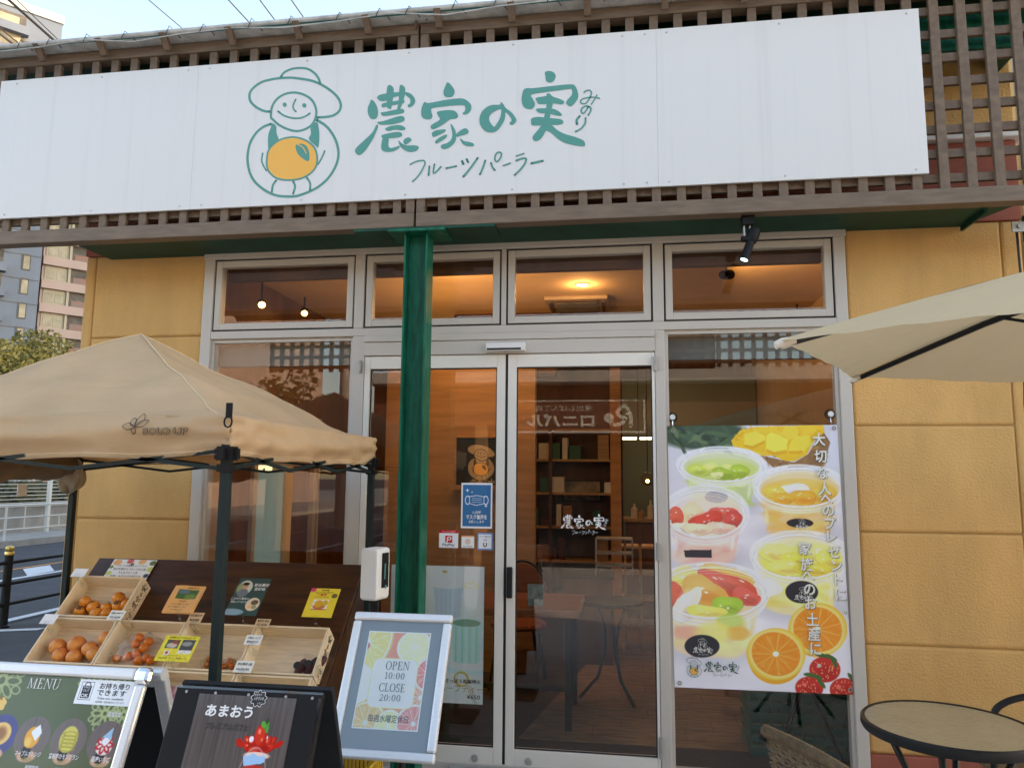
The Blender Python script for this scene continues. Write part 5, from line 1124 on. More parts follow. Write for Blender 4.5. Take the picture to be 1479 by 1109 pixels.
c1=[(.992,1.722),(.996,1.638),(1.002,1.554),(1.010,1.474),(1.016,1.425),(1.022,1.367),(1.028,1.302),(1.033,1.240),(1.040,1.162),(1.048,1.095),(1.055,1.028),(1.062,.954),(1.078,.893)]
c2=[(.903,1.176),(.908,1.098),(.911,1.044),(.915,.977),(.919,.909),(.924,.829),(.928,.760),(.933,.690),(.946,.633)]
def vtext(sh,dx,c):
    g=G(); fz=FR(0,-.014,0)
    for s,pts in (('大切な人へのプレゼントに。',c1),('家族へのお土産に。',c2)):
        for ch,(x,z) in zip(s,pts): text_into(g,ch,fz,x+dx,z-.020-dx,.050 if ch not in '。' else .034,.02,c=c,sx=.92)
    return g
part('lettering',vtext('',.003,.0085),mat('olive_ink',(.20,.21,.10),.6),ps); part('lettering',vtext('',0,.0095),M['inkwhite'],ps)
for (lx_,ly_),lr_ in LABELS:                     # white logo on each black cup label
    U_=(lx_-964)/(1208-964); V_=(ly_-612)/(995-612); wx_=.247+.852*(lx_-964-(ly_-612)*.039)/(244+ .03*(ly_-612)); wz_=1.798-1.318*V_
    k_=lr_/286*.852*1.05
    for part_,(ox_,oy_) in (('f',(.563,.26)),('w',(-.41,-.34))):
        logo(ps, FR(0,-.0185,0), wx_+ox_*k_*(1.0 if part_=='f' else 1.0), wz_+oy_*k_*.62, k_*(1.0 if part_=='f' else .95), M['inkwhite'], None, farmer=part_=='f', words=part_=='w', c0=.0006, dc=.00001)
logo(ps, FR(0,-.0185,0), .42,.585, .135, mat('ink_forest',(.03,.10,.06),.6), M['signorange'], c0=.001, dc=.00002)
for x,z in ((.262,1.845),(1.056,1.858)):
    hk=thing('suction_hook','clear suction cup hook holding the '+('left' if x<.6 else 'right')+' top corner of the poster','hook',(x,-.01,z),'suction hooks on the window')
    part('cup',G().lathe([(0,.010),(.010,.012),(.024,.003),(.027,.0),(.027,-.001),(0,-.001)],(x,-.002,z),20,axis=(0,-1,0)),M['milky'],hk,smooth=True)
    part('knob',G().lathe([(.0,.022),(.013,.022),(.015,.017),(.012,.010),(.0,.010)],(x,-.002,z),16,axis=(0,-1,0)),M['white'],hk,smooth=True,auto=True)
    part('hook',G().tube([(x,-.012,z-.02),(x,-.018,z-.045),(x,-.026,z-.052),(x,-.03,z-.042)],.0022,6),M['chrome'],hk)
for x,z in ((.262,1.775),(1.068,1.785),(.272,.502),(1.088,.508)): part('eyelet',G().lathe([(.006,.0),(.011,.0),(.011,.002),(.006,.002)],(x,-.0195,z),14,axis=(0,-1,0)),M['grey'],ps)
# ================================================================== DOOR STICKERS (behind the glass faces, on the outside)
YD=-.0065
def door_sheet(name,label,x0,x1,z0,z1,n,p,mtl=None,cat='sticker',coords=None,y=YD): 
    return sheet(name,label,cat,FR(x0,y,z0),x1-x0,z1-z0,n,p,mtl or M['gloss'],coords=coords,thick=.0008), FR(0,y,0)
def pmask(P):
    P.C[:]=(240,240,238); P.rect(.008,.164,.010,.233,(40,112,160))
    W=(225,238,245)
    for x,y,r in ((.034,.040,.012),(.060,.050,.006),(.137,.123,.010)): P.poly([(x,y-r),(x+r*.25,y-r*.25),(x+r,y),(x+r*.25,y+r*.25),(x,y+r),(x-r*.25,y+r*.25),(x-r,y),(x-r*.25,y-r*.25)],W)
    P.ring(.036,.093,.013,.022,.002,W); P.ring(.136,.093,.013,.022,.002,W)
    P.poly([(.045,.072),(.086,.066),(.127,.072),(.127,.112),(.086,.122),(.045,.112)],W); P.poly([(.048,.075),(.086,.0695),(.124,.075),(.124,.1095),(.086,.1185),(.048,.1095)],(40,112,160))
    for y in (.082,.092,.102): P.rect(.058,.114,y,y+.002,W)
o,fz=door_sheet('mask_notice','blue notice with a white face mask drawing on the door glass',-.872,-.700,1.249,1.492,110,pmask,cat='notice')
lettering(o,[('入店時',-.786,1.328,.0125,.015),('マスク着用を',-.786,1.300,.0195,.03,{'width':.115}),('お願いします',-.786,1.278,.0125,.015,{'width':.085})],M['inkwhite'],fr=fz,c=.0016)
def ppay(P):
    P.C[:]=(242,240,238); P.rect(0,.12,0,.016,(214,40,50)); P.rect(.034,.074,.030,.066,(214,30,45)); P.ring(.056,.044,.010,.008,.0028,(245,245,245)); P.poly([(.040,.066),(.046,.040),(.051,.040),(.046,.066)],(245,245,245))
o,fz=door_sheet('payment_sticker','white square sticker with red top band and red emblem',-.991,-.885,1.143,1.237,70,ppay)
lettering(o,[('PayPay',-.938,1.154,.0135,.01,{'width':.066}),],M['inkblack'],fr=fz,c=.0016); lettering(o,[('ペイペイ使えます',-.938,1.2245,.008,.01,{'width':.075})],M['inkwhite'],fr=fz,c=.0016)
def psm(P):
    P.C[:]=(240,236,230); P.rect(0,.1,0,.008,(236,160,120)); P.ell(.035,.032,.013,.014,(238,196,176),1,.5)
    for k in range(8): a=k*PI/4; P.ell(.035+.012*math.cos(a),.032+.012*math.sin(a),.004,.002,(225,160,140),.7,.4,a)
o,fz=door_sheet('small_sticker','small white sticker with a faint peach flower mark',-.867,-.797,1.145,1.210,50,psm)
lettering(o,[('みのり倶楽部',-.832,1.150,.005,.0,{'width':.05})],M['inkgrey'],fr=fz,c=.0016)
def pu(P):
    P.C[:]=(110,150,205); P.rect(.007,.077,.008,.082,(240,240,240)); P.ring(.042,.038,.007,.004,.001,(90,120,190))
o,fz=door_sheet('pay_sticker','white sticker with blue border and a bold letter U',-.779,-.695,1.136,1.226,60,pu)
lettering(o,[('U',-.737,1.153,.022,.04),('クイック 後払いOK',-.737,1.204,.006,.01,{'width':.06})],M['inkblack'],fr=fz,c=.0016)
g_=G()
wl_=thing('door_lettering','white vinyl shop logo lettering on the right door glass','lettering',(-.2,-.0065,1.25))
logo(wl_, FR(0,-.0066,0), -.290,1.290, .192, M['inkwhite'], None, farmer=False, c0=.0004, dc=.00001)
# tall cup poster inside the left leaf
def pcup(P):
    P.C[:]=(172,176,172); P.noise(4,.25); P.mix(np.clip((P.Y-.5)*2,0,1)*.3,(205,208,202))
    P.poly([(.10,.20),(.20,.32),(.24,.46),(.20,.47),(.13,.36),(.05,.24)],(92,74,66),.8); P.ell(.19,.32,.05,.04,(120,104,92),.7,.6)
    P.poly([(.235,.105),(.405,.105),(.385,.30),(.265,.30)],(150,160,168)); 
    for k in range(6): P.rect(.258+k*.024,.262+k*.024,.115,.30,(128,140,150),.6)
    P.ell(.32,.105,.088,.014,(178,186,190),1,.15); P.ring(.445,.10,.035,.014,.004,(180,165,120),.8); P.ell(.44,.15,.04,.02,(200,200,196),.7,.5)
    P.ell(.44,.515,.17,.05,(150,182,172),1,.1); P.ell(.44,.505,.14,.035,(172,200,190),1,.2)
    P.poly([(.335,.295),(.515,.295),(.498,.49),(.475,.505),(.385,.505),(.355,.49)],(138,176,164)); 
    for k in range(9): P.rect(.345+k*.019,.351+k*.019,.31,.50,(112,152,142) if k%2 else (168,200,190),.7)
    P.ell(.425,.292,.09,.027,(160,194,184),1,.08); P.ell(.425,.296,.078,.020,(98,128,108),1,.1)
    P.ring(.517,.37,.016,.05,.008,(150,186,176),.9)
    P.ring(.40,.585,.036,.034,.005,(160,130,64),1,.3); P.ring(.405,.58,.036,.034,.0025,(196,166,96),.9,.3)
    P.ell(.30,.62,.05,.045,(205,206,198),.8,.5); P.ell(.36,.66,.06,.035,(190,196,190),.8,.4); P.poly([(.42,.60),(.46,.62),(.50,.74),(.45,.68)],(150,140,132),.6); P.ell(.30,.03,.015,.008,(150,135,90),1,.3)
o=sheet('tea_poster','tall pale poster of a green fluted cup behind the left door glass','poster',FR(-1.262,.020,.335),.518,.709,170,pcup,M['print'],gain=2.0)
fz=FR(0,.020,0); lettering(o,[('さっぽろ馬鹿場の',-.853,.440,.0165,.015,{'width':.19})],M['inkbrown'],fr=fz,c=.0022)
lettering(o,[('ハーブティー',-.862,.395,.031,.0,{'width':.24})],M['inkgold'],fr=fz,c=.0022); lettering(o,[('¥650',-.795,.361,.021,.01,{'width':.072})],M['inkbrown'],fr=fz,c=.0022)

# ================================================================== PARASOL
UV=[Vector(p) for p in [(.427,-1.892,1.903),(1.113,-2.872,1.828),(2.307,-2.767,1.791),(2.815,-1.681,1.83),(2.129,-.70,1.905),(.934,-.806,1.941)]]; UH=Vector((1.634,-1.805,2.227))
pa=thing('parasol','large ecru parasol with black ribs reaching in from the right','parasol',(1.634,-1.80,.02))
g=G(); NN=12
for k in range(6):
    a=UV[k]; b=UV[(k+1)%6]
    def fn(u,v,a=a,b=b):
        h=a.lerp(b,u); h=h+(UH-h)*(.020*math.sin(PI*u)); p=UH.lerp(h,v); p.z+=.010*math.sin(PI*v)-.014*math.sin(PI*u)*v*v*.6+.0022*math.sin(u*40+v*9)*v+.003*math.sin(u*11+v*17)*v*math.sin(PI*u)
        return p
    g.grid(fn,20,NN,flip=True)
pc=part('canopy',g,M['parasol'],pa,smooth=False); wd=pc.modifiers.new('weld','WELD'); wd.merge_threshold=.002
M['pocket']=mat('ecru_pocket',(.66,.58,.48),.8)
for p in UV:
    part('rib',G().tube([UH+Vector((0,0,-.03)),UH.lerp(p,.55)+Vector((0,0,-.006)),p+Vector((0,0,-.016))],[.012,.011,.010],6),M['black'],pa)
    part('strut',G().tube([Vector((1.634,-1.80,1.86)),UH.lerp(p,.5)+Vector((0,0,-.01))],.006,6),M['black'],pa)
    d=(UH-p).normalized(); q=p+Vector((0,0,-.012)); part('tip_pocket',G().tube([q-d*.006,q+d*.015,q+d*.05],[.011,.016,.012],8),M['pocket'],pa)
g=G(); g.tube([(1.634,-1.80,.05),(1.634,-1.80,2.24)],.019,12); g.lathe([(0,0),(.032,0),(.032,.07),(0,.07)],(1.634,-1.80,1.83),12); part('pole',g,M['black'],pa)
part('finial',G().lathe([(0,0),(.03,0),(.03,.03),(0,.06)],(1.634,-1.80,2.235),12),M['black'],pa)
g=G(); g.lathe([(0,0),(.22,0),(.22,.05),(.05,.09),(.03,.3),(0,.3)],(1.634,-1.80,.02),24); part('base',g,M['black'],pa)

# ================================================================== TABLE AND CHAIRS
TC=Vector((1.072,-1.198,.71)); TR_=.262
tb=thing('glass_table','small round table with frosted glass top and black rim','table',(TC.x,TC.y,.02))
part('glass_top',G().lathe([(0,-.004),(TR_-.008,-.004),(TR_-.008,.002),(0,.002)],TC,56),M['tableglass'],tb,smooth=True,auto=True)
part('rim',G().lathe([(TR_-.0075,.003),(TR_,.006),(TR_+.006,.0),(TR_+.007,-.018),(TR_+.002,-.029),(TR_-.012,-.029),(TR_-.012,-.006),(TR_-.0075,-.0055)],TC,64),M['black'],tb,smooth=True,auto=True)
for k in range(4):
    a=PI/4+k*PI/2+.3; c,s=math.cos(a),math.sin(a); c2,s2=math.cos(a+.55),math.sin(a+.55)
    part('leg',G().tube([TC+Vector((c*.20,s*.20,-.028)),TC+Vector((c*.12,s*.12,-.20)),TC+Vector((c*.06,s*.06,-.36)),TC+Vector((c2*.14,s2*.14,-.55)),TC+Vector((c2*.24,s2*.24,-.685))],.011,10),M['black'],tb,smooth=True)
part('leg_ring',G().tube([TC+Vector((.075*math.cos(2*PI*i/20),.075*math.sin(2*PI*i/20),-.36)) for i in range(20)],.008,8,closed=True),M['black'],tb,smooth=True)
# wicker chair, back towards the camera's right
ch=thing('rattan_chair','woven rattan chair with black tubular arm, seen from behind','chair',(.62,-2.05,.02))
A0=Vector((.352,-1.935,.885)); A1=Vector((.472,-2.05,.857)); A2=Vector((.60,-2.16,.80))
axr=(A2-A0).normalized(); dn=Vector((.12,.12,-1)).normalized()
nb=axr.cross(dn).normalized()
tp=[A0+Vector((-.006,.0,-.022)),A0,A0.lerp(A2,.35)+Vector((0,0,.012)),A0.lerp(A2,.7)+Vector((0,0,.008)),A2]
g=G(); 
n=58
for i in range(n):
    t=i/(n-1); p=A0.lerp(A2,t)+Vector((0,0,.014*math.sin(PI*t)+.0)); g.tube([p+Vector((0,0,.0)) + (dn*.0135*math.cos(q)+nb*.0135*math.sin(q)) for q in [2*PI*j/8 for j in range(8)]],.0034,4,closed=True)
part('top_wrap',g,M['rattan'],ch)
part('frame',G().tube(tp,.010,10).tube([A2+Vector((-.02,.01,.008)),A2,A2+axr*.07+Vector((0,0,-.012)),A2+axr*.30+Vector((.02,.08,-.14)),A2+axr*.34+Vector((.02,.20,-.42)),A2+axr*.34+Vector((.02,.22,-.77))],.0115,10),M['black'],ch,smooth=True)
g=G(); 
def bk(u,v): 
    return A0.lerp(A2,u)+Vector((0,0,.012*math.sin(PI*u)))+dn*(.012+v*.46)+Vector((.02,-.02,0))*math.sin(PI*u)*math.sin(PI*min(1,v*1.3))+axr*(.03*v*(.5-u)*2)
for j in range(44):
    v=j/43; g.tube([bk(i/24,v)+nb*(.0030*(1 if (i+j)%2 else -1)) for i in range(25)],.0036,5)
part('weave',g,M['rattan'],ch,kind='stuff')
g=G()
for i in range(14): g.tube([bk((i+.5)/14,j/8) for j in range(9)],.003,5)
part('stake',g,M['rattan'],ch,kind='stuff')
g=G(); Ls=[bk(0,1),bk(1,1)]; sa=bk(.5,1)
g.box(.33,.78,-2.0,-1.55,.41,.435) if False else None
g2=G(); sea=[bk(0,1)+Vector((0,0,.02)),bk(1,1)+Vector((0,0,.02))]; fwdv=Vector((axr.y,-axr.x,0)).normalized()*-1
g2.add([sea[0],sea[1],sea[1]+fwdv*.42,sea[0]+fwdv*.42]+[q-Vector((0,0,.03)) for q in (sea[0],sea[1],sea[1]+fwdv*.42,sea[0]+fwdv*.42)],[(0,1,2,3),(7,6,5,4),(0,4,5,1),(1,5,6,2),(2,6,7,3),(3,7,4,0)])
part('seat',g2,M['rattan'],ch)
for q in (sea[0],sea[1],sea[1]+fwdv*.41,sea[0]+fwdv*.41): part('leg',G().tube([Vector((q.x,q.y,q.z-.02)),Vector((q.x,q.y,.02))],.011,8),M['black'],ch)
# chair with tubular arms beyond the table
c2_=thing('tube_chair','black tubular steel chair arm curving behind the round table','chair',(1.65,-.54,.02))
hoop=[(1.395,-.75,.03),(1.40,-.75,.50),(1.41,-.75,.622),(1.445,-.75,.668),(1.52,-.75,.697),(1.62,-.752,.71),(1.76,-.72,.72),(1.86,-.62,.73),(1.89,-.48,.73),(1.87,-.36,.70),(1.86,-.34,.55),(1.86,-.335,.03)]
def smooth3(P,n=4):
    Q=[P[0]]+list(P)+[P[-1]]; o=[]
    for i in range(len(P)-1):
        p0,p1,p2,p3=[np.array(Q[i+d],float) for d in range(4)]
        for j in range(n):
            t=j/n; o.append(tuple(.5*((2*p1)+(-p0+p2)*t+(2*p0-5*p1+4*p2-p3)*t*t+(-p0+3*p1-3*p2+p3)*t**3)))
    return o+[P[-1]]
part('arm_frame',G().tube(smooth3(hoop),.0125,12),M['black'],c2_,smooth=True)
part('leg',G().tube([(1.62,-.36,.40),(1.60,-.36,.03)],.011,8),M['black'],c2_); part('leg',G().tube([(1.87,-.70,.44),(1.88,-.71,.03)],.011,8),M['black'],c2_)
part('seat',G().box(1.42,1.86,-.735,-.345,.38,.405),M['rattan'],c2_,bev=.008); part('backrest',G().box(1.862,1.88,-.62,-.40,.42,.70),M['rattan'],c2_,bev=.008)
# ================================================================== INSIDE THE SHOP
def plight(name,loc,e,col,r=.04):
    d=bpy.data.lights.new(name,'POINT'); d.energy=e; d.color=col; d.shadow_soft_size=r; o=bpy.data.objects.new(name,d); COL.objects.link(o); o.location=loc; return o
WARM=(1,.56,.23)
def spot(loc,aim,label,lit=True,e=10,r=.035):
    t=thing('track_spotlight',label,'spotlight',loc,'track spotlights inside the shop'); L0=Vector(loc); d=(Vector(aim)-L0).normalized()
    part('housing',G().lathe([(0,-.06),(r*.8,-.06),(r,-.03),(r,.06),(r*.85,.06),(r*.85,.045),(0,.045)],L0,16,axis=d),M['blackplastic'],t,smooth=True,auto=True)
    part('stem',G().tube([L0+Vector((0,0,.0)),Vector((loc[0],loc[1],3.178))],.008,6),M['blackplastic'],t)
    part('bulb',G().lathe([(0,.050),(r*.8,.050)],L0,14,axis=d),M['bulb'],t)
    if e: 
        s=bpy.data.lights.new('spot_beam','SPOT'); s.energy=e; s.color=WARM; s.spot_size=math.radians(75); s.spot_blend=.8; s.shadow_soft_size=.03
        o=bpy.data.objects.new('spot_beam',s); COL.objects.link(o); o.location=L0+d*.075; o.rotation_euler=d.to_track_quat('-Z','Y').to_euler()
    return t
spot((-2.93,1.60,2.93),(-1.6,-.6,1.6),'glowing warm spotlight at the left behind the first transom window',e=2.5)
spot((-2.92,2.40,3.04),(-2.0,.6,1.9),'smaller warm spotlight beside the glowing one behind the first transom',e=2.5)
spot((-1.75,.95,2.96),(-1.2,1.6,3.4),'black spotlight tilted up at the right of the first transom',e=24)
spot((.75,1.35,2.98),(1.30,2.05,3.17),'black spotlight above the right window aimed at the ceiling',e=11)
spot((1.65,3.2,2.9),(.2,2.4,.3),'black spotlight near the right wall aimed at the floor',e=11)
dn_=thing('downlight','round recessed downlight glowing in the ceiling','ceiling light',(-.33,2.25,3.178))
part('trim_ring',G().lathe([(.05,-.001),(.065,-.001),(.065,-.008),(.05,-.006)],(-.33,2.25,3.178),24),M['ac'],dn_); part('lamp',G().lathe([(0,-.003),(.05,-.003)],(-.33,2.25,3.178),20),emis('downlight_lamp',(1,.72,.35),7),dn_)
plight('downlight_lamp',(-.33,2.25,3.10),1.3,WARM); spot((-.95,.55,3.0),(-1.0,1.95,1.5),'added black spotlight brightening the oak partition behind the left door',e=7)  # second one is a spotlight added to brighten the partition
plight('room_fill',(-1.3,1.5,2.80),3.0,WARM,.1); plight('room_fill',(.6,4.6,2.7),.5,WARM,.12); plight('room_fill',(-1.9,4.2,2.8),1.6,WARM,.12)  # bare point lights added to brighten the interior, no fixtures
plight('room_fill',(-1.5,2.3,2.45),3.2,WARM,.1)  # fill without a fixture, added to lift the ceiling
ac=thing('air_conditioner','cream ceiling cassette air conditioner behind the third transom','air conditioner',(-.40,2.95,3.1))
part('body',G().box(-.70,-.12,2.62,3.22,3.14,3.179),M['ac'],ac,bev=.01); part('grille',G().box(-.60,-.22,2.74,3.10,3.132,3.1395),M['grey'],ac)
for q in ((-.60,-.22,2.66,2.70),(-.60,-.22,3.14,3.18),(-.67,-.64,2.72,3.12),(-.18,-.15,2.72,3.12)): part('louvre',G().box(q[0],q[1],q[2],q[3],3.131,3.1395),M['walnut'],ac)
# wall board with the chalk farmer on the oak partition
cb=thing('chalk_board','dark framed board with the farmer drawing on the oak partition','picture',(-1.13,1.93,1.45))
part('frame',G().box(-1.36,-.90,1.915,1.949,1.44,1.46).box(-1.36,-.90,1.915,1.949,1.84,1.86).box(-1.36,-1.34,1.915,1.949,1.46,1.84).box(-.92,-.90,1.915,1.949,1.46,1.84),M['oak'],cb,bev=.003)
part('panel',G().box(-1.34,-.92,1.93,1.946,1.46,1.84),mat('board_black',(.018,.02,.016),.35,var=.4,vscale=2.5),cb)
part('ledge',G().box(-1.38,-.90,1.86,1.915,1.42,1.438),M['oak'],cb)
g=G()
for i_,q_ in enumerate((FARS[5][0],FARS[0][0],FARS[2][0])): poly_into(g, smooth_closed(q_), None, lambda x,y,i_=i_: FR(0,1.929,0).p(-.90+x*.42/1000, 1.66+y*.42/1000, .0001+.0001*i_))
part('emblem_body', g, M['chalkcream'], cb)
logo(cb, FR(0,1.929,0), -.90,1.66, .42, M['inkbrown'], M['signorange'], words=False, c0=.0005, dc=.00002)
logo(cb, FR(0,1.929,0), -1.20,1.47, .18, M['chalkcream'], None, farmer=False, c0=.0005, dc=.00002)
# wooden table with a chair
tw=thing('wooden_table','reddish wooden cafe table on black legs behind the door glass','table',(-.78,.95,.02))
part('top',G().box(-1.35,-.27,.62,1.30,.68,.725),M['redwood'],tw,bev=.006)
for x,y in ((-1.28,.68),(-.34,.68),(-1.28,1.22),(-.34,1.22)): part('leg',G().box(x-.02,x+.02,y-.02,y+.02,.02,.679),M['black'],tw)
part('foot_bar',G().box(-1.26,-.36,1.19,1.25,.10,.13),M['black'],tw)
def cafe_chair(loc,rz,label):
    x,y=loc; t=thing('cafe_chair',label,'chair',(x,y,.02),'cafe chairs inside the shop'); c,s=math.cos(rz),math.sin(rz)
    def T(a,b,z): return (x+a*c-b*s,y+a*s+b*c,z)
    part('backrest',G().tube([T(.19*math.cos(a),.2+.03*math.sin(a),.62+.26*math.sin(a)) for a in [PI*i/14 for i in range(15)]],.010,8),M['black'],t,smooth=True)
    g=G(); pts=[T(.18*math.cos(a),.205,.62+.245*math.sin(a)) for a in [PI*i/14 for i in range(15)]]; q=[T(.18*math.cos(a),.222,.62+.245*math.sin(a)) for a in [PI*i/14 for i in range(15)]]
    g.add(pts+q,[tuple(range(15)),tuple(range(29,14,-1))]+[(i,i+15,i+16,i+1) for i in range(14)]+[(0,14,29,15)]); part('back_panel',g,M['redwood'],t)
    part('seat',G().lathe([(0,0),(.20,0),(.21,.02),(.2,.035),(0,.035)],T(0,0,.43),24),M['redwood'],t)
    for a,b in ((.16,.17),(-.16,.17),(.16,-.15),(-.16,-.15)): part('leg',G().tube([T(a*.8,b*.8,.43),T(a*1.15,b*1.15,.02)],.011,8),M['black'],t)
cafe_chair((-.78,1.62),0,'cafe chair with rounded back beyond the wooden table')
cafe_chair((-1.62,.55),2.2,'cafe chair left of the wooden table behind the tea poster')
# bistro table
bt_=thing('bistro_table','round black bistro table with bent metal legs inside the doorway','table',(-.085,1.35,.02))
part('top',G().lathe([(0,0),(.215,0),(.22,.012),(.215,.022),(0,.022)],(-.085,1.35,.66),32),M['black'],bt_)
for k in range(3):
    a=k*2*PI/3+.5; part('leg',G().tube([(-.085+r*math.cos(a+tw_),1.35+r*math.sin(a+tw_),z) for r,z,tw_ in ((.12,.66,0),(.05,.48,.2),(.045,.36,.4),(.10,.17,.6),(.23,.03,.7))],.011,8),M['black'],bt_,smooth=True)
# sideboard with rack, and light wood shelf of pigeon holes
sb=thing('sideboard','dark sideboard behind the bistro table','sideboard',(-.15,2.5,.02)); part('carcass',G().box(-.50,-.10,2.3,2.7,.02,.70),M['walnut'],sb,bev=.004); part('top',G().box(-.52,-.08,2.28,2.72,.701,.73),M['black'],sb,bev=.004)
rk=thing('glass_rack','small glass display rack standing on the sideboard','rack',(-.18,2.35,.732)); g=G()
for x in (-.235,.065):
    for y in (2.30,2.50): g.box(x,x+.012,y,y+.012,.732,1.03)
for z in (.80,.90,1.018): g.box(-.223,.065,2.30,2.512,z,z+.012)
part('frame',g,M['grey'],rk); 
sh=thing('pigeon_hole_shelf','light wood grid shelf at the counter, right of the bistro table','shelf',(.13,2.95,.02)); g=G()
for x in (.0,.135,.27): part('upright',G().box(x,x+.022,2.80,3.05,.02,.93),M['lightwood'],sh)
for z in (.02,.24,.46,.68,.91): part('shelf_board',G().box(-.02,.33,2.79,3.05,z,z+.02),M['lightwood'],sh)
co=thing('service_counter','wooden service counter with pale kitchen opening at the back','counter',(.6,4.6,.02)); part('body',G().box(.02,1.75,4.4,4.9,.02,1.05),M['walnut'],co); part('worktop',G().box(.0,1.78,4.36,4.92,1.051,1.085),M['lightwood'],co); part('back_wall',G().box(.0,1.78,6.3,6.35,.02,2.9),mat('kitchen_wall',(.16,.19,.13),.6),co)
for x,hh,cc,lb in ((.12,.16,M['white'],'leftmost white bottle on the service counter'),(.2,.10,M['oak'],'short brown jar on the service counter'),(.30,.2,M['white'],'tallest white bottle on the service counter'),(.42,.13,M['cratgreen'],'green bottle on the service counter'),(.52,.17,M['white'],'rightmost white bottle on the service counter')): 
    tt=single('counter_bottle',G().lathe([(0,0),(.035,0),(.035,hh*.65),(.012,hh*.8),(.012,hh),(0,hh)],(x,4.5,1.086),14),cc,lb,'bottle',base=(x,4.5,1.086),group='bottles on the service counter')
tl=thing('tube_lamp','bright tube lamp over the service counter','lamp',(.45,5.2,2.35)); part('tube',G().box(.0,.17,5.18,5.24,2.0,2.025).box(.21,.36,5.18,5.24,2.0,2.025),M['tube'],tl); part('cord',G().tube([(.19,5.21,2.03),(.19,5.21,3.178)],.006,6),M['black'],tl)
plight('kitchen_lamp',(.6,5.4,2.2),1.0,(1,.85,.65),.1)
pl=thing('pendant_lamp','small glass pendant lamp glowing at the right door edge','lamp',(.24,3.5,1.5)); part('globe',G().ball((.24,3.5,1.52),.07,16,10),glass('globe_glass',(.9,.75,.6),1.45),pl,smooth=True); part('filament',G().ball((.24,3.5,1.50),.016,8,6),emis('filament',(1,.5,.15),18),pl); part('cord',G().tube([(.24,3.5,1.6),(.24,3.5,3.178)],.005,6),M['black'],pl)
pcx=thing('wall_picture','small framed photo on the dark back wall','picture',(-.62,6.58,1.4)); part('frame',G().box(-.85,-.30,6.56,6.598,1.20,1.50),M['black'],pcx); part('photo',G().box(-.83,-.32,6.552,6.559,1.22,1.48),mat('photo_tone',(.3,.26,.2),.5,var=.7,vscale=5),pcx)
bsf=thing('back_shelf','dark shelving with jars and boxes against the back wall','shelf',(-.9,6.3,.02)); bsg=random.Random(5)
for x_ in (-1.9,-1.0,-.1): part('upright',G().box(x_,x_+.04,6.15,6.55,.02,2.2),M['walnut'],bsf)
for z_ in (.4,.85,1.3,1.75,2.16):
    part('board',G().box(-1.86,-.1,6.15,6.55,z_,z_+.03),M['lightwood'],bsf)
g=G()
for z_ in (.43,.88,1.33,1.78):
    x_=-1.82
    while x_<-.25:
        w_=bsg.uniform(.07,.2); h_=bsg.uniform(.10,.34)
        if bsg.random()<.75: g.box(x_,x_+w_*.9,6.2,6.45,z_+.001,z_+h_,mi=bsg.randrange(4))
        x_+=w_+.02
part('stored_goods',g,[M['white'],M['oak'],M['cratgreen'],M['maroon']],bsf,kind='stuff')
tw2=thing('dining_table','dark cafe table further back inside the right window','table',(1.0,2.6,.02)); part('top',G().box(.62,1.45,2.3,2.95,.70,.735),M['redwood'],tw2,bev=.004)
for x_,y_ in ((.67,2.35),(1.40,2.35),(.67,2.9),(1.40,2.9)): part('leg',G().box(x_-.02,x_+.02,y_-.02,y_+.02,.02,.699),M['black'],tw2)
cafe_chair((1.05,1.9),3.1,'cafe chair beyond the green crate inside the right window')
cafe_chair((-1.95,3.1),.4,'cafe chair deep inside at the left, by the oak partition')
gc=thing('green_crate','stacked dark green plastic crate inside the right window','crate',(.98,.55,.02)); g=G()
x0,x1,y0,y1=.68,1.30,.44,.78
part('bottom',G().box(x0,x1,y0,y1,.022,.034),M['cratgreen'],gc)
for z in (.035,.095,.155,.215,.275,.325): g.box(x0,x1,y0,y0+.014,z,z+.03); g.box(x0,x1,y1-.014,y1,z,z+.03); g.box(x0,x0+.014,y0+.014,y1-.014,z,z+.03); g.box(x1-.014,x1,y0+.014,y1-.014,z,z+.03)
for k in range(12):
    x=x0+k*(x1-x0-.012)/11; g.box(x,x+.012,y0+.002,y0+.012,.03,.355)
part('slatted_sides',g,M['cratgreen'],gc)
ft=thing('folding_table','black folding table legs crossing in front of the green crate','table',(.95,.36,.02)); g=G(); g.tube([(.80,.36,.03),(1.06,.36,.72)],.011,6); g.tube([(1.14,.36,.03),(.86,.36,.72)],.011,6); part('legs',g,M['black'],ft); part('top',G().box(.62,1.32,.22,.60,.72,.745),M['walnut'],ft)
# wooden column and paper menu stand seen in the left window
mn=thing('menu_stand','small menu card in a clear stand on the wooden table','menu stand',(-.52,.75,.726)); part('card',G().box(-.60,-.50,.745,.75,.728,.86),mat('menu_card',(.25,.33,.3),.4,var=.4,vscale=20),mn)

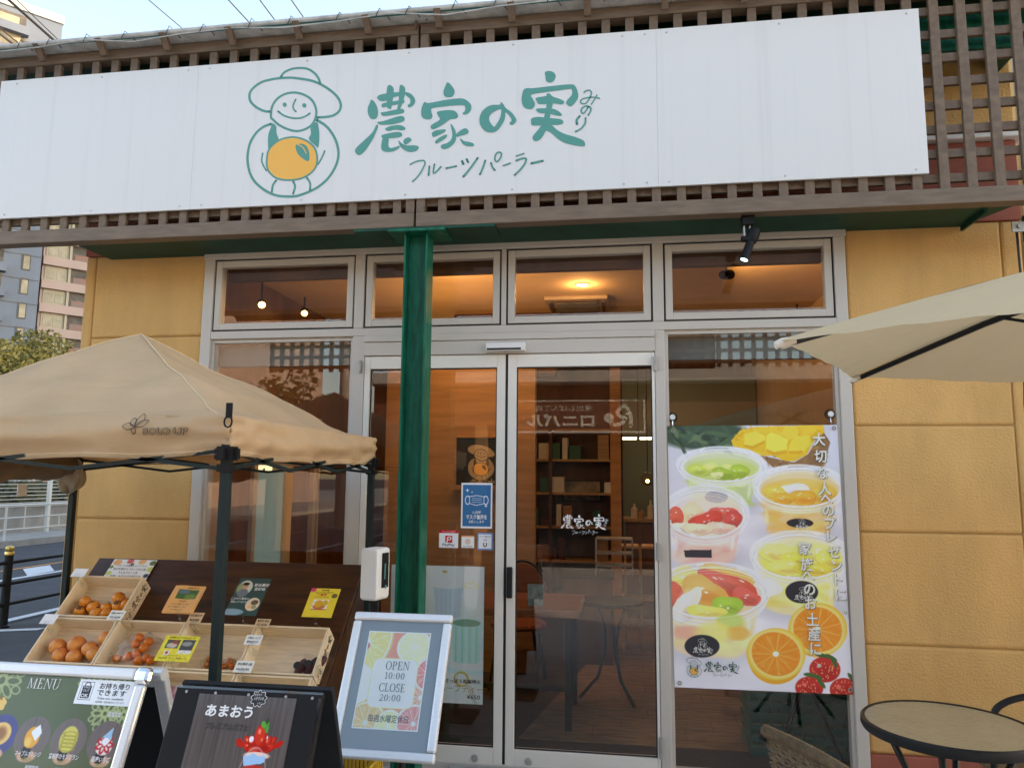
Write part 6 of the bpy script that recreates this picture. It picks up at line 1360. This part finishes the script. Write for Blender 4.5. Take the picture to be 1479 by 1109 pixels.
# ================================================================== STREET AT THE LEFT
def railpost(x,y):
    t=thing('bollard_post','black bollard with gold cap joined by three black rails','bollard',(x,y,0))
    part('shaft',G().lathe([(0,0),(.055,0),(.055,.02),(.040,.03),(.040,.71),(0,.71)],(x,y,0),20),M['black'],t,smooth=True,auto=True)
    part('cap',G().lathe([(.042,.711),(.044,.73),(.036,.745),(.043,.76),(.040,.785),(.024,.80),(0,.805)],(x,y,0),20),M['gold'],t,smooth=True,auto=True)
    return t
bp=railpost(-6.13,2.80)
o=dup(bp,(-6.13,4.85,0),'second black bollard further along the kerb, mostly behind the shop'); o=dup(bp,(-6.13,.75,0),'black bollard nearer the shop front, left of the view')
rl_=thing('street_railing','three black rails between the gold capped bollards','railing',(-6.13,2.8,0))
for z in (.635,.425,.225): part('rail',G().tube([(-6.13,.75,z),(-6.13,4.85,z)],.019,8),M['black'],rl_,smooth=True)
gr=thing('guard_rail','white pipe guard rail along the far kerb','guard rail',(-12.8,11,.14))
M['whitepaint']=mat('white_painted_pipe',(.66,.64,.58),.5)
for k in range(16): part('post',G().tube([(-12.78,2+2*k*1.0,.14),(-12.78,2+2*k,.86)],.024,8),M['whitepaint'],gr)
for z,r in ((.86,.022),(.60,.016),(.36,.016)): part('pipe',G().tube([(-12.78,2,z),(-12.78,32,z)],r,8),M['whitepaint'],gr)
g=G()
for k in range(30): g.tube([(-12.78,2.5+k*1.0,.36),(-12.78,2.5+k,.60 if k%2 else .86)],.012,6)
part('baluster',g,M['whitepaint'],gr)
wf=thing('wire_fence','tall white wire fence with thick posts behind the guard rail','fence',(-14.2,11,.11))
for k in range(12): part('post',G().box(-14.24,-14.16,3.1+2.42*k,3.18+2.42*k,.11,2.0),M['whitepaint'],wf)
for z in (.75,1.62,1.95): part('rail',G().box(-14.22,-14.18,3,32,z,z+.05),M['whitepaint'],wf)
g=G()
for i in range(10): g.box(-14.205,-14.195,3,32,.83+.088*i,.845+.088*i)
part('wire',g,M['whitepaint'],wf,kind='stuff')
wl2=thing('retaining_wall','low concrete retaining wall behind the wire fence','wall',(-14.7,11,.1)); part('body',G().box(-15.0,-14.6,-10,60,.0,.72),M['concrete'],wl2); part('coping',G().box(-15.03,-14.57,-10,60,.7205,.78),M['concrete'],wl2)
def leafcloud(g,cs,n,size,seed):
    r=random.Random(seed)
    for _ in range(n):
        c,(rx,ry,rz)=r.choice(cs); th=math.acos(r.uniform(-1,1)); ph=r.uniform(0,2*PI); k=r.random()**.4
        p=Vector((c[0]+rx*k*math.sin(th)*math.cos(ph),c[1]+ry*k*math.sin(th)*math.sin(ph),c[2]+rz*k*math.cos(th)))
        a=Vector((r.gauss(0,1),r.gauss(0,1),r.gauss(0,1))).normalized(); b=a.orthogonal().normalized(); s=size*r.uniform(.6,1.4)
        g.add([p-a*s,p+b*s*.5,p+a*s,p-b*s*.5],[(0,1,2,3)])
def tree(x,y,h,cr,label,seed,n=3500,leaf=.13,mt='leaf',kind='street_tree'):
    r=random.Random(seed); t=thing(kind,label,'tree',(x,y,0),'street trees across the road')
    g=G(); top=h-cr*1.1; g.tube([(x,y,0),(x+.05,y,top*.5),(x,y+.05,top)],[.16,.12,.09],9)
    cs=[]
    for k in range(9):
        a=k*2.4; rr=cr*r.uniform(.25,.75); c=(x+rr*math.cos(a),y+rr*math.sin(a),h-cr+r.uniform(-.5,.6)*cr); g.tube([(x,y,top*.85),((x+c[0])/2,(y+c[1])/2,(top+c[2])/2),c],[.07,.05,.02],6); s=cr*r.uniform(.35,.6); cs.append((c,(s,s,s*.8)))
    part('trunk',g,M['bark'],t); q=G(); leafcloud(q,cs,n,leaf,seed); part('crown',q,M[mt],t); return t
tree(-24.6,22.3,7.6,3.0,'broad green tree across the road before the apartment blocks',3,n=13000,leaf=.095)
tree(-27,30,7.0,2.8,'second green tree further along the road',5)
hd_=thing('hedge','dark hedge behind the wire fence','hedge',(-16,14,.7)); q=G(); leafcloud(q,[((-16.2,y,1.05),(.9,1.8,.75)) for y in range(2,40,2)],7000,.10,4); part('foliage',q,M['hedge'],hd_); part('core',G().box(-16.6,-15.8,0,42,.0,1.3),M['hedge'],hd_)
# apartment blocks: faces run along e, normal towards the street
E1=Vector((.65,.757,0)).normalized(); N1=Vector((.757,-.65,0)).normalized()
EDGE=Vector((-67.87,72.05,0))
class AF:
    def __init__(s,o,e,n): s.o=o; s.e=e; s.n=n
    def p(s,a,b,c): return s.o+s.e*a+s.n*b+Vector((0,0,c))       # along, outwards, up
bt1=thing('apartment_tower','tall blue grey apartment tower at the left behind the shop','apartment block',EDGE-E1*14)
fa=AF(EDGE,E1,N1); Ht=56.6
part('wall',G().box(-30,0,-16,0,0,Ht,fr=fa),M['aptblue'],bt1)
part('parapet',G().box(-30.1,.1,-16.1,.15,Ht+.005,Ht+1.0,fr=fa),M['pale'],bt1)
for k in range(19):
    z=2.2+2.88*k
    if 4<=k<=12 or k>=16:
        if k<17: 
            w=part('window',G().box(-1.95,-1.05,-.02,.06,z-.1,z+1.8,fr=fa),M['aptdark'],bt1); part('pane',G().box(-1.75,-1.15,.0605,.09,z+.02,z+1.6,fr=fa),M['curtain'],w)
        w=part('balcony_window',G().box(-9.0,-3.7,-.02,.05,z-.6,z+1.9,fr=fa),M['aptdark'],bt1); part('pane',G().box(-8.6,-4.4,.0505,.10,z+.2,z+1.5,fr=fa),M['curtain'],w); part('balcony_front',G().box(-9.3,-3.4,.051,.9,z-.75,z+.25,fr=fa),M['aptblue'],w)
g=G()
for k in range(19): g.box(-30,-.0,.001,.05,1.0+2.88*k,1.06+2.88*k,fr=fa)
part('floor_joint',g,M['aptdark'],bt1)
w=part('top_window',G().box(-9.0,-3.8,-.02,.06,51.4,54.4,fr=fa),M['aptdark'],bt1); part('pane',G().box(-8.7,-4.1,.061,.1,51.6,53.9,fr=fa),M['aptcream'],w)
part('mast',G().tube([fa.p(-5,-3,Ht+1),fa.p(-5,-3,Ht+6)],.08,6),M['grey'],bt1)
EP=EDGE+E1*.3-N1*1.2
bt2=thing('pink_apartment_block','pink apartment block with cream balcony windows beside the tower','apartment block',EP+E1*12)
fb2=AF(EP,E1,N1); Hp=38
part('wall',G().box(0,26,-14,0,0,Hp,fr=fb2),M['aptpink'],bt2); part('roof_edge',G().box(-.2,26.2,-14.2,.3,Hp+.005,Hp+.6,fr=fb2),M['pale'],bt2)
for k in range(12):
    z=1.6+2.88*k
    if z<8 : continue
    for b in range(4):
        a=.3+b*5.25
        w=part('window',G().box(a,a+2.35,-.02,.10,z,z+1.75,fr=fb2),M['aptcream'],bt2); part('pane',G().box(a+.2,a+1.05,.101,.14,z+.2,z+1.35,fr=fb2).box(a+1.25,a+2.15,.101,.14,z+.2,z+1.35,fr=fb2),M['curtain'],w)
        w=part('balcony',G().box(a+2.75,a+5.0,-.02,.02,z-.1,z+1.75,fr=fb2),M['aptdark'],bt2); part('laundry',G().box(a+3.0,a+4.6,.021,.06,z+.05,z+.8,fr=fb2),M['laundry'],w); part('partition',G().box(a+2.40,a+2.65,.0,.35,z-.1,z+1.8,fr=fb2),M['aptcream'],w)
g=G()
for k in range(13): g.box(0,26,.15,.55,1.6+2.88*k-1.08,1.6+2.88*k-.05,fr=fb2)
part('balcony_band',g,M['aptpink'],bt2)
# overhead cables
def cable(a,b,r,label,sag=.4):
    a=Vector(a);b=Vector(b); g=G(); g.tube([a.lerp(b,t)+Vector((0,0,-sag*4*t*(1-t))) for t in [i/14 for i in range(15)]],r,5); single('overhead_cable',g,M['cable'],label,'cable',base=a,group='overhead cables behind the roof')
cable((-12.92,8.05,11.69),(-11.91,10.38,10.61),.030,'thick black overhead cable crossing the grey tower top',.02)
cable((-12.76,8.07,11.75),(-11.72,10.43,10.46),.010,'thin overhead cable just right of the thick black one',.02)
cable((-12.76,8.19,10.79),(-13.02,10.18,10.86),.014,'thin overhead cable low at the far left edge',.02)
cable((-12.63,8.24,10.56),(-13.39,10.1,11.04),.024,'black overhead cable lowest at the far left edge',.02)
cable((-9.96,8.51,11.55),(-9.23,10.71,11.14),.010,'thin overhead cable in the sky left of the emblem',.02)
for a_,b_,lb in (((-8.2,8.78,11.52),(-7.86,10.9,11.3),'leftmost of three overhead cables above the emblem'),((-7.46,8.89,11.48),(-7.43,10.94,11.43),'middle of three overhead cables above the emblem'),((-6.8,9.0,11.47),(-6.79,11.03,11.48),'rightmost of three overhead cables above the emblem')): cable(a_,b_,.014,lb,.02)
# palm behind the roof
pt=thing('palm_tree','yellow green palm top showing just above the roof edge','palm',(-2.2,12,0)); part('trunk',G().tube([(-2.2,12,0),(-2.15,12,6),(-2.2,12,11.5)],[.2,.17,.14],10),M['bark'],pt)
q=G(); rr=random.Random(8)
for k in range(26):
    a=rr.uniform(0,2*PI); e=rr.uniform(-.3,1.1); L=rr.uniform(1.5,2.2); pts=[]
    for i in range(9):
        t=i/8; pts.append(Vector((-2.2+L*t*math.cos(a)*math.cos(e),12+L*t*math.sin(a)*math.cos(e),11.5+L*t*math.sin(e)-.9*t*t)))
    q.tube(pts,.02,4)
    for i in range(1,9):
        d=(pts[i]-pts[i-1]).normalized(); s=d.cross(Vector((0,0,1))).normalized()
        for sg_ in (-1,1):
            p=pts[i]; tip=p+s*sg_*.38+d*.2+Vector((0,0,-.16)); q.add([p,p+d*.05+s*sg_*.03,tip,p-d*.05+s*sg_*.03],[(0,1,2,3)])
part('frond',q,M['palm'],pt)

# ================================================================== RIGHT-HAND NEIGHBOUR AND THE ARCADE OPPOSITE (seen in the glass), UNSEEN SUN BLOCKERS
nb_=thing('neighbour_shade_unit','ochre neighbour beyond the right corner, unseen bulk sized to block the sun','building',(8,2,0))  # bulk out of view is sized to keep sun off the frontage
part('wall',G().box(3.0,9,.4,11.5,0,5.6),M['stucco'],nb_); part('roof',G().box(2.8,9.3,.1,11.7,5.605,5.8),M['flash'],nb_); part('red_band',G().box(3.19,9,.38,.399,2.85,3.3),M['redband'],nb_)
part('window',G().box(4.5,8,.36,.398,.3,2.5),M['darkglass'],nb_)
dpipe=single('downpipe',G().tube([(2.28,.35,.05),(2.28,.35,4.3)],.05,12),M['white_trim'],'white downpipe beyond the right corner of the shop','pipe',base=(2.28,.35,0),smooth=True)
single('hanging_cord',G().tube([(1.955,-.10,2.80),(1.965,-.09,2.4),(1.955,-.05,1.9),(1.96,-.06,.3)],.006,6),M['cable'],'thin black cord hanging down the right corner of the shop','cord',base=(1.96,-.08,2.8))
et=thing('unseen_shade_tower','unseen tower added far behind the shop to shade the blue tower','apartment block',(-12,100,0)); part('wall',G().box(-30,6,92,108,0,65),M['pale'],et)  # hidden tower added to cast shade on the blue grey tower
rb=thing('unseen_shade_block','unseen block added behind the shop to shade the street','building',(12,17,0)); part('wall',G().box(-6,30,12,22,0,9.8),M['pale'],rb); part('roof_edge',G().box(-6.2,30.2,11.8,22.2,9.805,10.2),M['flash'],rb)  # hidden block added to keep sun off the street at the left
opp=thing('opposite_shop','brown bakery building across the lane with a lattice canopy','building',(0,-10,0))
part('wall',G().box(-4.5,5.2,-10.2,-9.0,2.45,3.15),M['terracotta'],opp); part('rear_wall',G().box(-4.5,5.2,-12,-10,0,3.15),M['terracotta'],opp); part('upper_wall',G().box(-4.0,1.7,-12,-9.8,3.151,4.6),M['terracotta'],opp)
part('pitched_roof',G().prism([(-8.4,4.52),(-12.0,6.45),(-13.5,5.6),(-13.5,5.46),(-12.0,6.31),(-8.4,4.42)],F((0,0,0),(0,1,0),(0,0,1)),-9.8,7.0),M['roofdark'],opp)
part('eave',G().box(-4.5,5.4,-9.3,-8.55,3.16,3.24).box(-4.5,5.4,-8.9,-8.6,3.2405,3.36),M['pale'],opp)
for k in range(6): 
    x=-4.4+k*1.42; part('window',G().box(x,x+1.3,-9.99,-9.9,.1,2.44),M['darkglass'],opp)
for k in range(4): part('pillar',G().box(-6.3+3.7*k,-6.1+3.7*k,-9.2,-9.0,0,2.449),M['oak'],opp)
g=G()
for k in range(62): g.box(-6.4+.19*k,-6.33+.19*k,-8.70,-8.66,3.40,4.35)
for k in range(5): g.box(-6.4,5.4,-8.655,-8.63,3.45+.19*k,3.51+.19*k)
part('canopy_lattice',g,M['walnut'],opp)
bs=thing('bakery_sign','brown bakery sign with white frame seen mirrored in the door','sign',(-.85,-8.97,2.6))
fo2=F((0,-8.985,0),(-1,0,0),(0,0,1))          # faces the shop (+y)
part('panel',G().box(-2.05,.42,-8.999,-8.975,2.28,2.92),mat('sign_brown',(.155,.058,.040),.6),bs)
X0,X1,Z0,Z1=-2.02,.39,2.31,2.89
part('border',G().box(X0,X1,-8.974,-8.965,Z0,Z0+.03).box(X0,X1,-8.974,-8.965,Z1-.03,Z1).box(X0,X0+.03,-8.974,-8.965,Z0+.03,Z1-.03).box(X1-.03,X1,-8.974,-8.965,Z0+.03,Z1-.03),M['white_trim'],bs)
g=G(); text_into(g,'窯出しぱん工房',fo2,1.02,2.70,.085,.0,c=.0125,width=1.0); text_into(g,'ロニパル',fo2,1.08,2.43,.185,.035,c=.0125,width=1.2)
stroke_into(g,[(-.14,2.43),(-.14,2.62),(-.04,2.78),(.09,2.66),(-.02,2.57),(-.08,2.62)],.06,0,lambda a,b:fo2.p(a,b,.0125)); stroke_into(g,[(-.06,2.55),(.06,2.45),(.20,2.47)],.06,0,lambda a,b:fo2.p(a,b,.0127)); poly_into(g,_ell(.23,2.57,.085,.085,18),None,lambda a,b:fo2.p(a,b,.0129))
part('lettering',g,M['white_trim'],bs)
ss=thing('street_store','pale two storey store far behind the bakery with a maroon sign','building',(10,-22,0)); part('wall',G().box(2.6,20,-34,-20,0,5.2),M['pale'],ss); part('awning',G().box(2.5,20,-19.99,-19,2.6,3.0),M['terracotta'],ss); part('window',G().box(6,18,-19.995,-19.9,.2,2.5),M['darkglass'],ss)
sp_=part('sign_panel',G().box(3.4,5.3,-19.99,-19.85,3.3,5.0),M['maroon'],ss); fo3=F((0,-19.845,0),(-1,0,0),(0,0,1)); g=G()
text_into(g,'2nd STREET',fo3,-4.35,3.55,.24,.01,c=.003,width=1.6); stroke_into(g,[(-4.62,4.55),(-4.08,4.55),(-4.35,4.08)],.06,1,lambda a,b:fo3.p(a,b,.003),n=2); text_into(g,'2',fo3,-4.35,4.26,.24,.02,c=.005); part('lettering',g,M['inkwhite'],sp_)
ab=thing('rose_apartments','rose coloured apartment building reflected in the left window','apartment block',(-20,-26,0)); part('wall',G().box(-36,-17.8,-38,-26,0,11),M['aptpink'],ab)
for k in range(3):
    for j in range(5): w=part('window',G().box(-34+j*3.1,-32.2+j*3.1,-25.99,-25.9,1+3.2*k,2.9+3.2*k),M['darkglass'],ab)
tree(-11.8,-20,5.2,1.8,'autumn yellow tree reflected in the left window',11,n=1500,leaf=.14,mt='palm')
up=thing('utility_pole','concrete utility pole reflected in the left window','pole',(-8.2,-17,0)); part('shaft',G().tube([(-8.2,-17,0),(-8.2,-17,10)],[.17,.12],10),M['concrete'],up)
for z in (9.2,8.4,7.6): part('crossarm',G().box(-9.1,-7.3,-17.2,-17.12,z,z+.1),M['grey'],up)
